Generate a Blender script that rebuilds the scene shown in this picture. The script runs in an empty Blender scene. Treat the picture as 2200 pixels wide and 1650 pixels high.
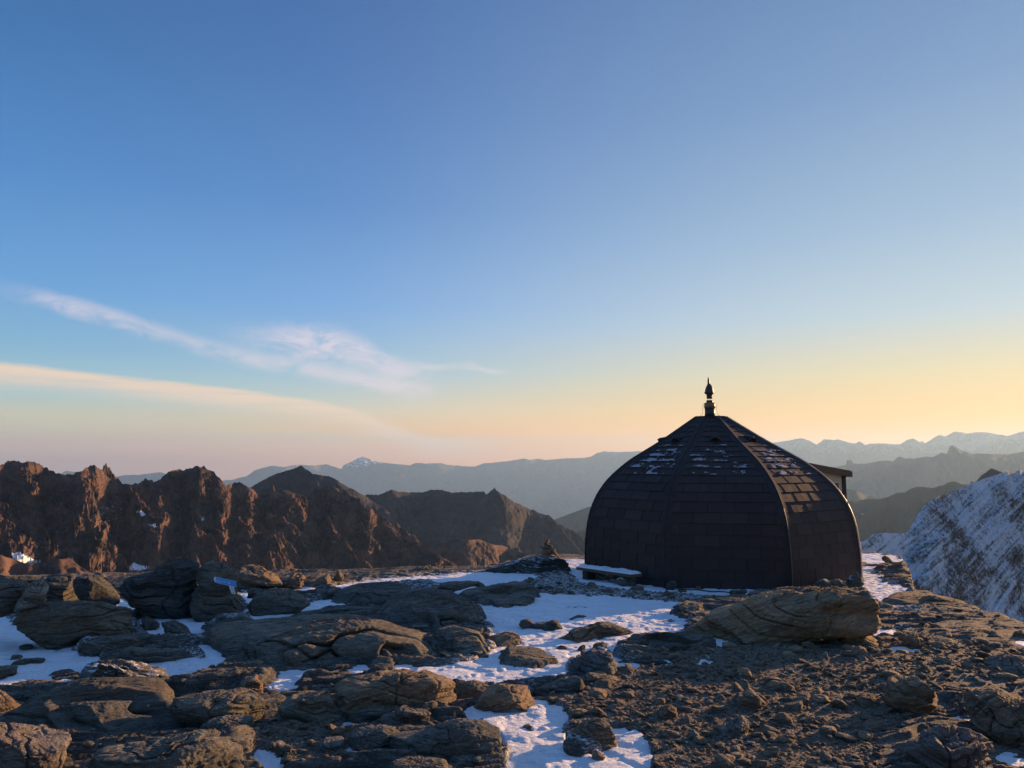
import bpy, math, random
import numpy as np
R = math.radians
rng = np.random.default_rng(7)
random.seed(7)

# ------------------------------------------------------------------ camera
C = bpy.context.scene
F = 1600.0                                   # focal length in photo pixels (photo is 2200 wide)
PITCH = math.atan(165 / F)                   # horizon lies 165 px under the picture centre
CAMZ = 1.65
HAZE_DENSITY = 2.5e-5
cam_d = bpy.data.cameras.new('camera'); cam = bpy.data.objects.new('camera', cam_d)
C.collection.objects.link(cam); C.camera = cam
cam_d.sensor_width = 36; cam_d.lens = 36 * F / 2200
cam_d.clip_start = 0.1; cam_d.clip_end = 200000
cam.location = (0, 0, CAMZ); cam.rotation_euler = (R(90) + PITCH, 0, 0)

# ------------------------------------------------------------------ light
SUN_AZ, SUN_EL = R(52.4), R(9.2)               # azimuth clockwise from the view direction (+Y)
sd = bpy.data.lights.new('sun', 'SUN'); sun = bpy.data.objects.new('sun', sd)
C.collection.objects.link(sun)
sd.energy = 5.0; sd.angle = R(0.6); sd.color = (1.0, 0.57, 0.27)
sun.rotation_euler = (R(90) - SUN_EL, 0, math.pi - SUN_AZ)
C.view_settings.view_transform = 'Standard'; C.view_settings.look = 'None'
C.view_settings.exposure = 1.12; C.view_settings.gamma = 1.0
C.cycles.volume_bounces = 1
C.cycles.max_bounces = 6
C.cycles.transparent_max_bounces = 8


def lin(r, g, b):
    return tuple(((c / 255) / 12.92 if c / 255 < 0.04045 else ((c / 255 + 0.055) / 1.055) ** 2.4) for c in (r, g, b)) + (1,)


class NT:
    """small node-tree helper"""
    def __init__(s, tree): s.t = tree; s.t.nodes.clear()
    def n(s, kind, props=None, **inp):
        nd = s.t.nodes.new(kind)
        for k, v in (props or {}).items(): setattr(nd, k, v)
        for k, v in inp.items(): s.set(nd, k, v)
        return nd
    def set(s, nd, k, v):
        sock = nd.inputs[int(k[1:])] if (k[0] == 'i' and k[1:].isdigit()) else nd.inputs[k.replace('_', ' ')]
        if isinstance(v, bpy.types.NodeSocket): s.t.links.new(v, sock)
        elif isinstance(v, bpy.types.Node): s.t.links.new(v.outputs[0], sock)
        else: sock.default_value = v
    def m(s, op, a, b=0.0, c=0.0, clamp=False):
        nd = s.t.nodes.new('ShaderNodeMath'); nd.operation = op; nd.use_clamp = clamp
        s.set(nd, 'i0', a); s.set(nd, 'i1', b)
        if op in ('MULTIPLY_ADD', 'SMOOTH_MIN', 'SMOOTH_MAX', 'COMPARE'): s.set(nd, 'i2', c)
        return nd.outputs[0]
    def mr(s, v, a, b, c=0.0, d=1.0, smooth=True):
        nd = s.t.nodes.new('ShaderNodeMapRange'); nd.interpolation_type = 'SMOOTHSTEP' if smooth else 'LINEAR'
        for i, x in enumerate((v, a, b, c, d)): s.set(nd, 'i%d' % i, x)
        return nd.outputs[0]
    def mix(s, f, a, b, blend='MIX'):
        nd = s.t.nodes.new('ShaderNodeMix'); nd.data_type = 'RGBA'; nd.blend_type = blend
        s.set(nd, 'i0', f); s.set(nd, 'i6', a); s.set(nd, 'i7', b)
        return nd.outputs[2]
    def ramp(s, v, stops, interp='LINEAR'):
        nd = s.t.nodes.new('ShaderNodeValToRGB'); cr = nd.color_ramp; cr.interpolation = interp
        while len(cr.elements) < len(stops): cr.elements.new(0.5)
        for e, (p, c) in zip(cr.elements, stops): e.position = p; e.color = c
        s.set(nd, 'i0', v); return nd.outputs[0]
    def curve(s, v, pts):
        nd = s.t.nodes.new('ShaderNodeFloatCurve'); cu = nd.mapping.curves[0]
        while len(cu.points) < len(pts): cu.points.new(0.5, 0.5)
        for p, (x, y) in zip(cu.points, pts): p.location = (x, y)
        nd.mapping.update(); s.set(nd, 'i1', v); return nd.outputs[0]
    def noise(s, vec, scale, detail=4, rough=0.55, dist=0.0, out=0):
        nd = s.n('ShaderNodeTexNoise', None, Scale=scale, Detail=detail, Roughness=rough, Distortion=dist)
        s.set(nd, 'Vector', vec); return nd.outputs[out]


# ------------------------------------------------------------------ sky (world directions only)
W = bpy.data.worlds.new("World"); C.world = W; W.use_nodes = True
w = NT(W.node_tree)
tc = w.n('ShaderNodeTexCoord')
sep = w.n('ShaderNodeSeparateXYZ', None, i0=tc.outputs['Generated'])
X, Y, Z = sep.outputs
az = w.m('ARCTAN2', X, Y)                    # 0 = view direction, + = right
hyp = w.m('SQRT', w.m('ADD', w.m('MULTIPLY', X, X), w.m('MULTIPLY', Y, Y)))
el = w.m('ARCTAN2', Z, hyp)
e01 = w.m('DIVIDE', el, R(60), clamp=True)   # 0..60 degrees
cs = w.m('COSINE', w.m('SUBTRACT', az, SUN_AZ))
def est(deg): return deg / 60.0
rampL = w.ramp(e01, [(0, lin(214, 160, 134)), (est(1.2), lin(255, 192, 126)), (est(2.6), lin(224, 212, 166)), (est(4.5), lin(176, 210, 212)), (est(7.5), lin(128, 184, 218)),
                     (est(11.5), lin(100, 164, 222)), (est(19), lin(74, 137, 202)), (est(27), lin(56, 114, 176)), (est(36), lin(42, 93, 152)),
                     (est(58), lin(96, 140, 205))])  # top stop of each ramp, above the view, brightened as added fill
rampR = w.ramp(e01, [(0, lin(252, 164, 84)), (est(1.4), lin(250, 176, 78)), (est(3.4), lin(248, 192, 90)), (est(6), lin(236, 212, 152)), (est(10), lin(192, 208, 216)),
                     (est(16), lin(158, 187, 214)), (est(25), lin(122, 157, 200)), (est(36), lin(92, 130, 180)), (est(58), lin(100, 140, 205))])
rampM = w.ramp(e01, [(0, lin(228, 150, 112)), (est(1.0), lin(252, 160, 92)), (est(2.2), lin(255, 192, 122)), (est(3.8), lin(226, 214, 182)), (est(6.5), lin(170, 204, 222)),
                     (est(11.5), lin(126, 174, 230)), (est(19), lin(92, 142, 206)), (est(28), lin(78, 122, 186)), (est(38), lin(62, 104, 166)), (est(58), lin(98, 140, 205))])
fa = w.mr(cs, -0.10, 0.72, 0, 1, True)
fb = w.mr(cs, 0.35, 1.0, 0, 1, True)
skyc = w.mix(fb, w.mix(fa, rampL, rampM), rampR)
nish = w.n('ShaderNodeTexSky', dict(sky_type='NISHITA', sun_disc=False, sun_elevation=SUN_EL, sun_rotation=SUN_AZ, altitude=2500.0,
                                    air_density=1.0, dust_density=1.2, ozone_density=1.0))
nsc = w.mix(1.0, nish.outputs[0], (0.1, 0.1, 0.1, 1), 'MULTIPLY')
skyc = w.mix(0.12, skyc, nsc)
# sun glow low over the horizon
glow = w.m('POWER', w.m('MAXIMUM', cs, 0.0), 14.0)
glow = w.m('MULTIPLY', glow, w.mr(e01, 0.0, est(10), 1, 0))
skyc = w.mix(w.m('MULTIPLY', glow, 0.06), skyc, (1.25, 0.85, 0.34, 1))
warm = w.m('MULTIPLY', w.mr(cs, 0.05, 1.0), w.m('POWER', 2.718, w.m('MULTIPLY', w.m('POWER', w.m('MULTIPLY', e01, 60 / 3.6), 2.0), -1.0)))
warmc = w.n('ShaderNodeVectorMath', dict(operation='SCALE')); warmc.inputs[0].default_value = (0.50, 0.17, 0.0); w.set(warmc, 'Scale', warm)
skyc = w.mix(1.0, skyc, warmc.outputs[0], 'ADD')
# clouds : az from -35 deg..+10 deg mapped to 0..1, elevation in degrees
u01 = w.m('DIVIDE', w.m('ADD', az, R(36)), R(48), clamp=True)
eld = w.m('MULTIPLY', el, 180 / math.pi)
cv = w.n('ShaderNodeCombineXYZ', None, i0=w.m('MULTIPLY', az, 2.2), i1=w.m('MULTIPLY', el, 22.0), i2=0.0)
cv2 = w.n('ShaderNodeCombineXYZ', None, i0=w.m('MULTIPLY', az, 6.0), i1=w.m('MULTIPLY', el, 14.0), i2=3.0)
n1 = w.noise(cv, 1.6, 6, 0.6, 0.6)
n2 = w.noise(cv2, 2.6, 7, 0.65, 1.2)
def px_curve(pts):                            # (photo px, px) -> u01, elevation/20deg
    out = []
    for px, py in pts:
        dx, dy, dz = (px - 1100) / F, 1.0, (825 - py) / F
        yy = dy * math.cos(PITCH) - dz * math.sin(PITCH); zz = dy * math.sin(PITCH) + dz * math.cos(PITCH)
        a = math.atan2(dx, yy); e = math.atan2(zz, math.hypot(dx, yy))
        out.append(((a + R(36)) / R(48), math.degrees(e) / 20.0))
    return out
def streak(pts, up, down, nz, namp, umask):
    vc = w.m('MULTIPLY', w.curve(u01, px_curve(pts)), 20.0)
    d = w.m('ADD', w.m('SUBTRACT', eld, vc), w.m('MULTIPLY', w.m('SUBTRACT', nz, 0.5), namp))
    a = w.mr(d, -down, 0.0, 0, 1); b = w.mr(d, 0.0, up, 1, 0)
    f = w.m('MULTIPLY', a, b)
    return w.m('MULTIPLY', f, w.curve(u01, umask))
n1b = w.noise(w.n('ShaderNodeCombineXYZ', None, i0=w.m('MULTIPLY', az, 3.0), i1=w.m('MULTIPLY', el, 46.0), i2=1.0), 1.5, 6, 0.6, 0.8)
b1 = streak([(-60, 785), (150, 802), (400, 830), (600, 858), (740, 882), (830, 918), (930, 946), (1050, 950), (1500, 960)], 0.50, 1.9, n1, 1.3,
            [(0, 0.95), (0.4, 0.9), (0.6, 0.85), (0.68, 0.6), (0.78, 0.1), (1, 0)])
b2 = streak([(-60, 600), (60, 632), (160, 655), (280, 690), (400, 728), (520, 762), (640, 786), (780, 812), (900, 836), (1050, 850), (1500, 860)], 0.75, 1.1, n2, 1.1,
            [(0, 0), (0.05, 0.25), (0.13, 0.75), (0.22, 0.5), (0.42, 0.6), (0.56, 0.75), (0.62, 0.3), (0.66, 0), (1, 0)])
b3 = streak([(-60, 700), (560, 720), (640, 722), (720, 730), (790, 755), (850, 785), (930, 800), (1500, 810)], 1.3, 3.0, n2, 2.2,
            [(0, 0), (0.25, 0.0), (0.36, 0.35), (0.46, 0.8), (0.52, 0.7), (0.58, 0.6), (0.66, 0.0), (1, 0)])
b3 = w.m('MULTIPLY', b3, w.mr(n2, 0.30, 0.60, 0.15, 1.0))
b4 = streak([(-60, 962), (400, 960), (700, 966), (1100, 972), (1500, 975)], 0.5, 0.5, n1, 0.8, [(0, 0.7), (0.5, 0.5), (0.7, 0.3), (1, 0.1)])
lay6 = w.noise(w.n('ShaderNodeCombineXYZ', None, i0=w.m('MULTIPLY', az, 1.6), i1=w.m('MULTIPLY', el, 60.0), i2=7.0), 1.5, 6, 0.6, 0.5)
b6 = streak([(-60, 905), (300, 912), (560, 925), (800, 945), (1500, 960)], 1.3, 1.6, n1, 3.0, [(0, 0.75), (0.3, 0.6), (0.5, 0.5), (0.62, 0.2), (1, 0.0)])
b5 = streak([(-60, 790), (860, 785), (880, 786), (940, 790), (1010, 788), (1080, 800), (1500, 800)], 0.5, 0.5, n2, 1.2, [(0, 0), (0.59, 0), (0.62, 0.4), (0.66, 0.25), (0.71, 0.45), (0.76, 0), (1, 0)])
skyc = w.mix(w.m('MULTIPLY', w.m('MULTIPLY', b6, w.mr(lay6, 0.36, 0.58)), 0.85), skyc, lin(222, 214, 180))
b1 = w.m('MULTIPLY', b1, w.mr(n1b, 0.30, 0.55, 0.6, 1.0))
skyc = w.mix(w.m('MULTIPLY', b1, 0.95), skyc, lin(255, 222, 190))
b2 = w.m('MULTIPLY', b2, w.mr(n2, 0.25, 0.62, 0.25, 1.0))
skyc = w.mix(w.m('MULTIPLY', b2, 0.85), skyc, lin(236, 220, 226))
skyc = w.mix(w.m('MULTIPLY', b3, 0.95), skyc, lin(238, 220, 228))
skyc = w.mix(w.m('MULTIPLY', b4, 0.6), skyc, lin(240, 196, 168))
skyc = w.mix(w.m('MULTIPLY', b5, 1.0), skyc, lin(232, 220, 220))
bg = w.n('ShaderNodeBackground', None, Color=skyc, Strength=0.48)
w.t.links.new(bg.outputs[0], w.n('ShaderNodeOutputWorld').inputs[0])

# ------------------------------------------------------------------ numpy tools
_perm = np.random.default_rng(3).permutation(4096).astype(np.int64)
_grad = np.random.default_rng(4).normal(size=(4096, 3)); _grad /= np.linalg.norm(_grad, axis=1, keepdims=True)
_gx, _gy, _gz = [np.ascontiguousarray(_grad[:, i]).astype(np.float32) for i in range(3)]
_perm = _perm.astype(np.int32)
def _perlin(x, y, z):
    ix = np.floor(x); iy = np.floor(y); iz = np.floor(z)
    fx = (x - ix).astype(np.float32); fy = (y - iy).astype(np.float32); fz = (z - iz).astype(np.float32)
    ix = ix.astype(np.int32); iy = iy.astype(np.int32); iz = iz.astype(np.int32)
    ux = fx * fx * fx * (fx * (fx * 6 - 15) + 10); uy = fy * fy * fy * (fy * (fy * 6 - 15) + 10); uz = fz * fz * fz * (fz * (fz * 6 - 15) + 10)
    out = []
    for dx in (0, 1):
        h1 = _perm[(ix + dx) & 4095]
        for dy in (0, 1):
            h2 = _perm[(h1 + iy + dy) & 4095]
            for dz in (0, 1):
                h = _perm[(h2 + iz + dz) & 4095]
                out.append(_gx[h] * (fx - dx) + _gy[h] * (fy - dy) + _gz[h] * (fz - dz))
    a = out[0] + (out[4] - out[0]) * ux; b = out[2] + (out[6] - out[2]) * ux
    c = out[1] + (out[5] - out[1]) * ux; d = out[3] + (out[7] - out[3]) * ux
    p = a + (b - a) * uy; q = c + (d - c) * uy
    return (p + (q - p) * uz) * 1.6
def perlin(p):
    p = np.asarray(p, float); sh = p.shape[:-1]; q = p.reshape(-1, 3); n = len(q); r = np.empty(n, np.float32)
    for i in range(0, n, 16384):
        c = q[i:i + 16384]; r[i:i + 16384] = _perlin(c[:, 0], c[:, 1], c[:, 2])
    return r.reshape(sh)
def fbm(p, octv=5, gain=0.5, lac=2.03, ridged=False):
    s = 0; a = 1; t = 0; p = np.asarray(p, float)
    for k in range(octv):
        n = perlin(p + k * 17.3)
        if ridged: n = 1 - 2 * np.abs(n)
        s = s + a * n; t += a; a *= gain; p = p * lac
    return s / t
def P3(x, y, z=0.0): return np.stack(np.broadcast_arrays(np.asarray(x, float), np.asarray(y, float), np.asarray(z, float)), -1)
def smooth(x, a, b): t = np.clip((x - a) / (b - a), 0, 1); return t * t * (3 - 2 * t)

def raydir(px, py):
    px = np.asarray(px, float); py = np.asarray(py, float)
    dx = (px - 1100) / F; dz = (825 - py) / F
    return np.stack([dx, math.cos(PITCH) - dz * math.sin(PITCH), math.sin(PITCH) + dz * math.cos(PITCH)], -1)
def project(x, y, z):
    z = z - CAMZ
    d = y * math.cos(PITCH) + z * math.sin(PITCH); v = z * math.cos(PITCH) - y * math.sin(PITCH)
    d = np.maximum(d, 0.05)
    return 1100 + F * x / d, 825 - F * v / d
def base(x, y):
    return -0.040 * (np.maximum(y, -4) - 3.5)
def gp(px, py):
    """ground point seen at a photo pixel"""
    d = raydir(px, py); t = 5.0
    for _ in range(30):
        t = (base(0, d[..., 1] * t) - CAMZ) / d[..., 2]
    return d * np.asarray(t)[..., None]if np.ndim(t) else d * t
def gpt(px, py):
    q = gp(px, py); return np.stack([q[..., 0], q[..., 1], base(q[..., 0], q[..., 1])], -1)
def pt(px, py, dist):
    """point on the ray of a pixel at ground-plane distance dist"""
    d = raydir(px, py); t = dist / np.hypot(d[..., 0], d[..., 1])
    q = d * np.asarray(t)[..., None] if np.ndim(t) else d * t
    return q + np.array([0, 0, CAMZ])

def mesh(name, v, faces, mat=None, smoothed=True, attrs=None):
    """v (N,3); faces: (M,3)/(M,4) array or list of such arrays"""
    me = bpy.data.meshes.new(name)
    fl = faces if isinstance(faces, list) else [faces]
    fl = [np.asarray(f) for f in fl if len(f)]
    idx = np.concatenate([f.ravel() for f in fl]).astype(np.int32)
    tot = np.concatenate([np.full(len(f), f.shape[1]) for f in fl]).astype(np.int32)
    st = np.concatenate([[0], np.cumsum(tot)[:-1]]).astype(np.int32)
    me.vertices.add(len(v)); me.vertices.foreach_set('co', np.asarray(v, np.float32).ravel())
    me.loops.add(len(idx)); me.loops.foreach_set('vertex_index', idx)
    me.polygons.add(len(tot)); me.polygons.foreach_set('loop_start', st); me.polygons.foreach_set('loop_total', tot)
    me.polygons.foreach_set('use_smooth', np.full(len(tot), smoothed))
    for k, a in (attrs or {}).items():
        at = me.attributes.new(k, 'FLOAT', 'POINT'); at.data.foreach_set('value', np.asarray(a, np.float32).ravel())
    me.update(calc_edges=True); me.validate()
    if mat: me.materials.append(mat)
    return me
def link(name, me, loc=(0, 0, 0), parent=None, label=None, cat=None, group=None, kind=None):
    o = bpy.data.objects.new(name, me); C.collection.objects.link(o); o.location = loc
    if parent: o.parent = parent
    if label: o['label'] = label
    if cat: o['category'] = cat
    if group: o['group'] = group
    if kind: o['kind'] = kind
    return o
def grid_faces(nr, nc):
    i = np.arange(nr - 1)[:, None] * nc + np.arange(nc - 1)[None]
    i = i.ravel(); return np.stack([i, i + 1, i + nc + 1, i + nc], -1)
def inpoly(px, py, poly):
    poly = np.asarray(poly, float); r = np.zeros(np.shape(px), bool); n = len(poly)
    for k in range(n):
        x1, y1 = poly[k]; x2, y2 = poly[(k + 1) % n]
        if y1 == y2: continue
        c = ((y1 > py) != (y2 > py)) & (px < (x2 - x1) * (py - y1) / (y2 - y1) + x1)
        r ^= c
    return r
def blur(a, n, it=2):
    for _ in range(it):
        for ax in (0, 1):
            p = np.concatenate([np.repeat(np.take(a, [0], ax), n, ax), a, np.repeat(np.take(a, [-1], ax), n, ax)], ax)
            c = np.cumsum(p, ax); c = np.concatenate([np.zeros_like(np.take(c, [0], ax)), c], ax)
            m = 2 * n + 1; L = a.shape[ax]
            a = (np.take(c, np.arange(m, m + L), ax) - np.take(c, np.arange(0, L), ax)) / m
    return a
_ico = {}
def ico(level):
    if level in _ico: return _ico[level]
    if level == 0:
        g = (1 + 5 ** 0.5) / 2
        v = np.array([[-1, g, 0], [1, g, 0], [-1, -g, 0], [1, -g, 0], [0, -1, g], [0, 1, g], [0, -1, -g], [0, 1, -g], [g, 0, -1], [g, 0, 1], [-g, 0, -1], [-g, 0, 1]], float)
        f = np.array([[0, 11, 5], [0, 5, 1], [0, 1, 7], [0, 7, 10], [0, 10, 11], [1, 5, 9], [5, 11, 4], [11, 10, 2], [10, 7, 6], [7, 1, 8], [3, 9, 4], [3, 4, 2], [3, 2, 6], [3, 6, 8], [3, 8, 9], [4, 9, 5], [2, 4, 11], [6, 2, 10], [8, 6, 7], [9, 8, 1]])
    else:
        v, f = ico(level - 1); n = len(v)
        e = np.sort(np.concatenate([f[:, [0, 1]], f[:, [1, 2]], f[:, [2, 0]]]), 1)
        ue, inv = np.unique(e, axis=0, return_inverse=True); inv = inv.ravel()
        v = np.concatenate([v, (v[ue[:, 0]] + v[ue[:, 1]]) / 2]); m = len(f)
        a, b, c = n + inv[:m], n + inv[m:2 * m], n + inv[2 * m:]
        f = np.concatenate([np.stack([f[:, 0], a, c], -1), np.stack([f[:, 1], b, a], -1), np.stack([f[:, 2], c, b], -1), np.stack([a, b, c], -1)])
    v = v / np.linalg.norm(v, axis=1, keepdims=True)
    _ico[level] = (v, f); return v, f

# ------------------------------------------------------------------ materials
def new_mat(name):
    m = bpy.data.materials.new(name); m.use_nodes = True
    return m, NT(m.node_tree)
def finish(k, col, rough, bump=None, bstr=0.5, bdist=0.02, spec=0.3, extra=None):
    b = k.n('ShaderNodeBsdfPrincipled', None, Base_Color=col, Roughness=rough)
    b.inputs['Specular IOR Level'].default_value = spec
    if bump is not None:
        bn = k.n('ShaderNodeBump', None, Strength=bstr, Distance=bdist, Height=bump); k.set(b, 'Normal', bn)
    for kk, v in (extra or {}).items(): k.set(b, kk, v)
    k.t.links.new(b.outputs[0], k.n('ShaderNodeOutputMaterial').inputs[0])
    return b

def rock_mat(name, dark, mid, light, rust=(0.16, 0.10, 0.06, 1), bed=(0.10, -0.22, 0.97), scale=1.0, bump=0.022, dust=False, snowtop=0.0):
    m, k = new_mat(name)
    geo = k.n('ShaderNodeNewGeometry'); pos = geo.outputs['Position']
    nb = np.array(bed) / np.linalg.norm(bed)
    # coordinates compressed along the bedding so that texture is streaky along the layers
    dt = k.n('ShaderNodeVectorMath', dict(operation='DOT_PRODUCT'), i0=pos, i1=tuple(nb)).outputs[1]
    sc = k.n('ShaderNodeVectorMath', dict(operation='SCALE')); sc.inputs[0].default_value = tuple(nb)
    k.set(sc, 'Scale', k.m('MULTIPLY', dt, 8.0))
    vec = k.n('ShaderNodeVectorMath', dict(operation='ADD'), i0=pos, i1=sc.outputs[0]).outputs[0]
    a = k.noise(vec, 1.3 * scale, 6, 0.6, 0.5); b = k.noise(vec, 9 * scale, 6, 0.65, 0.3); c = k.noise(pos, 45 * scale, 5, 0.7)
    d = k.noise(pos, 2.4 * scale, 4, 0.6, 0.6); e = k.noise(vec, 32 * scale, 5, 0.7)
    col = k.mix(k.mr(a, 0.35, 0.65), dark, mid)
    col = k.mix(k.m('MULTIPLY', k.mr(b, 0.45, 0.72), 0.75), col, light)
    col = k.mix(k.m('MULTIPLY', k.mr(d, 0.55, 0.72), 0.6), col, rust)
    col = k.mix(k.m('MULTIPLY', k.mr(c, 0.52, 0.75), 0.5), col, (light[0] * 1.5, light[1] * 1.5, light[2] * 1.35, 1))
    col = k.mix(k.m('MULTIPLY', k.mr(e, 0.50, 0.30), 0.55), col, (dark[0] * 0.5, dark[1] * 0.5, dark[2] * 0.5, 1))
    lich = k.noise(pos, 22 * scale, 3, 0.5)
    col = k.mix(k.m('MULTIPLY', k.mr(lich, 0.66, 0.72), 0.5), col, (0.22, 0.24, 0.19, 1))
    h = k.m('ADD', k.m('ADD', k.m('MULTIPLY', b, 1.0), k.m('MULTIPLY', e, 1.0)), k.m('MULTIPLY', c, 0.6))
    ck = k.noise(vec, 3.2 * scale, 5, 0.6, 0.8)
    ck = k.mr(k.m('ABSOLUTE', k.m('SUBTRACT', ck, 0.5)), 0.0, 0.012, 0.0, 1.0)      # thin joints
    h = k.m('ADD', h, k.m('MULTIPLY', ck, 0.9)); col = k.mix(k.m('MULTIPLY', k.m('SUBTRACT', 1.0, ck), 0.6), col, (0.02, 0.018, 0.016, 1))
    rough = 0.85
    rnd = k.n('ShaderNodeObjectInfo').outputs['Random']
    col = k.mix(1.0, col, k.ramp(rnd, [(0.0, (0.72, 0.76, 0.80, 1)), (0.35, (1.0, 0.97, 0.90, 1)), (0.7, (1.12, 1.10, 1.08, 1)), (1.0, (1.30, 1.20, 1.02, 1))]), 'MULTIPLY')
    if snowtop:
        nz = k.n('ShaderNodeSeparateXYZ', None, i0=geo.outputs['Normal']).outputs[2]
        f = k.m('MULTIPLY', k.mr(nz, 0.6, 0.9), k.mr(k.noise(pos, 7, 6, 0.7), 0.50, 0.58))
        col = k.mix(k.m('MULTIPLY', f, snowtop), col, (0.8, 0.83, 0.88, 1))
    if dust:
        at = k.n('ShaderNodeAttribute', dict(attribute_name='dust')).outputs['Fac']
        dn = k.noise(vec, 16, 7, 0.75)
        f = k.mr(k.m('ADD', dn, k.m('MULTIPLY', k.m('SUBTRACT', at, 0.5), 0.42)), 0.53, 0.59)
        col = k.mix(f, col, (0.78, 0.81, 0.87, 1))
        gv = k.n('ShaderNodeAttribute', dict(attribute_name='gravel')).outputs['Fac']
        vo = k.n('ShaderNodeTexVoronoi', dict(feature='F1'), Scale=34.0, Vector=pos); vo2 = k.n('ShaderNodeTexVoronoi', dict(feature='F1'), Scale=80.0, Vector=pos)
        hv = k.m('ADD', k.m('MULTIPLY', vo.outputs['Distance'], -0.9), k.m('MULTIPLY', vo2.outputs['Distance'], -0.6))
        h = k.m('ADD', h, k.m('MULTIPLY', hv, gv))
        gc = k.mix(k.m('MULTIPLY', vo2.outputs['Color'], 1.0), (0.10, 0.08, 0.058, 1), (0.40, 0.325, 0.245, 1))
        gc = k.mix(0.5, gc, k.mix(k.m('MULTIPLY', vo.outputs['Color'], 1.0), (0.09, 0.073, 0.054, 1), (0.34, 0.275, 0.21, 1)))
        col = k.mix(k.m('MULTIPLY', gv, k.m('SUBTRACT', 0.85, f)), col, gc)
    finish(k, col, rough, h, 1.0, bump * 1.5, 0.25)
    return m
M = {}
M['ground'] = rock_mat('schist_bedrock', (0.085, 0.082, 0.072, 1), (0.178, 0.168, 0.143, 1), (0.280, 0.264, 0.225, 1), dust=True)
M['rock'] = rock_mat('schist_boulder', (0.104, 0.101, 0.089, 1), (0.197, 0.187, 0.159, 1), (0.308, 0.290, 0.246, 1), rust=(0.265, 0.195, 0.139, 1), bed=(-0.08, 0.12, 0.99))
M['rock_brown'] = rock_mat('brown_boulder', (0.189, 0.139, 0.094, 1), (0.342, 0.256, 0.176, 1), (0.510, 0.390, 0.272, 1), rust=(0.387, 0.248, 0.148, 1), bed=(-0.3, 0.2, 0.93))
M['rock_pink'] = rock_mat('pinkish_boulder', (0.158, 0.137, 0.131, 1), (0.261, 0.230, 0.216, 1), (0.376, 0.349, 0.328, 1), rust=(0.234, 0.178, 0.158, 1), bed=(0.5, 0.2, 0.8))
M['rock_grey'] = rock_mat('grey_boulder', (0.135, 0.138, 0.132, 1), (0.241, 0.244, 0.234, 1), (0.404, 0.404, 0.390, 1), bed=(0.4, -0.2, 0.8))
M['rock_snowy'] = rock_mat('frosted_boulder', (0.103, 0.096, 0.085, 1), (0.205, 0.188, 0.160, 1), (0.317, 0.296, 0.247, 1), snowtop=0.9)

m, k = new_mat('old_snow')
pos = k.n('ShaderNodeNewGeometry').outputs['Position']
a = k.noise(pos, 3.0, 5, 0.6); b = k.noise(pos, 38, 5, 0.7); c = k.noise(pos, 150, 3, 0.7)
col = k.mix(k.mr(a, 0.3, 0.7), (0.80, 0.83, 0.88, 1), (0.88, 0.89, 0.91, 1))
col = k.mix(k.m('MULTIPLY', k.mr(k.noise(pos, 12, 6, 0.75), 0.66, 0.74), 0.6), col, (0.42, 0.4, 0.38, 1))
sm = k.n('ShaderNodeMapping', None, Vector=pos); sm.inputs['Scale'].default_value = (0.5, 1.4, 1.0)
rip = k.noise(sm, 7, 5, 0.6, 1.0)
finish(k, col, 0.6, k.m('ADD', k.m('MULTIPLY', rip, 2.2), k.m('ADD', k.m('MULTIPLY', b, 0.8), k.m('MULTIPLY', c, 0.4))), 0.9, 0.028, 0.3)
M['snow'] = m

# ------------------------------------------------------------------ far terrain: ridges as height fields at true distance
def mountain_mat(name, rock_d, rock_l, snow=0.0, scree=(0.10, 0.075, 0.055, 1), scale=0.02, hi=200.0):
    m, k = new_mat(name)
    geo = k.n('ShaderNodeNewGeometry'); pos = geo.outputs['Position']
    a = k.noise(pos, scale, 8, 0.65, 0.3); b = k.noise(pos, scale * 6, 6, 0.7)
    col = k.mix(k.mr(a, 0.35, 0.65), rock_d, rock_l)
    col = k.mix(k.m('MULTIPLY', k.mr(b, 0.5, 0.75), 0.5), col, scree)
    nz = k.n('ShaderNodeSeparateXYZ', None, i0=geo.outputs['Normal']).outputs[2]
    if snow:
        zz = k.n('ShaderNodeSeparateXYZ', None, i0=pos).outputs[2]
        f = k.m('MULTIPLY', k.mr(zz, hi * 0.55, hi), k.mr(k.noise(pos, scale * 2, 8, 0.7), 0.45, 0.55))
        col = k.mix(k.m('MULTIPLY', f, snow), col, (0.8, 0.82, 0.86, 1))
    if True:
        at = k.n('ShaderNodeAttribute', dict(attribute_name='snowy')).outputs['Fac']
        mp = k.n('ShaderNodeMapping', None, Vector=pos); mp.inputs['Scale'].default_value = (1, 1, 4)
        f = k.mr(k.m('ADD', k.noise(mp, scale * 4, 8, 0.75), k.m('MULTIPLY', at, 0.6)), 0.66, 0.72)
        col = k.mix(f, col, (0.78, 0.8, 0.85, 1))
    finish(k, col, 0.95, k.m('ADD', a, k.m('MULTIPLY', b, 0.4)), 1.0, 0.35 / scale * 0.16, 0.1)
    return m
M['crag'] = mountain_mat('red_brown_crag', (0.038, 0.035, 0.038, 1), (0.145, 0.088, 0.068, 1), 0.0, (0.235, 0.130, 0.088, 1), 0.03)
M['hill'] = mountain_mat('brown_moorland', (0.026, 0.029, 0.040, 1), (0.052, 0.049, 0.056, 1), 0.0, (0.085, 0.07, 0.058, 1), 0.012)
M['far'] = mountain_mat('distant_rock', (0.07, 0.07, 0.08, 1), (0.11, 0.105, 0.11, 1), 0.22, (0.13, 0.12, 0.12, 1), 0.0012, 350.0)
M['valley'] = mountain_mat('forested_valley', (0.03, 0.035, 0.04, 1), (0.05, 0.055, 0.05, 1), 0.0, (0.06, 0.06, 0.05, 1), 0.001)

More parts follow.
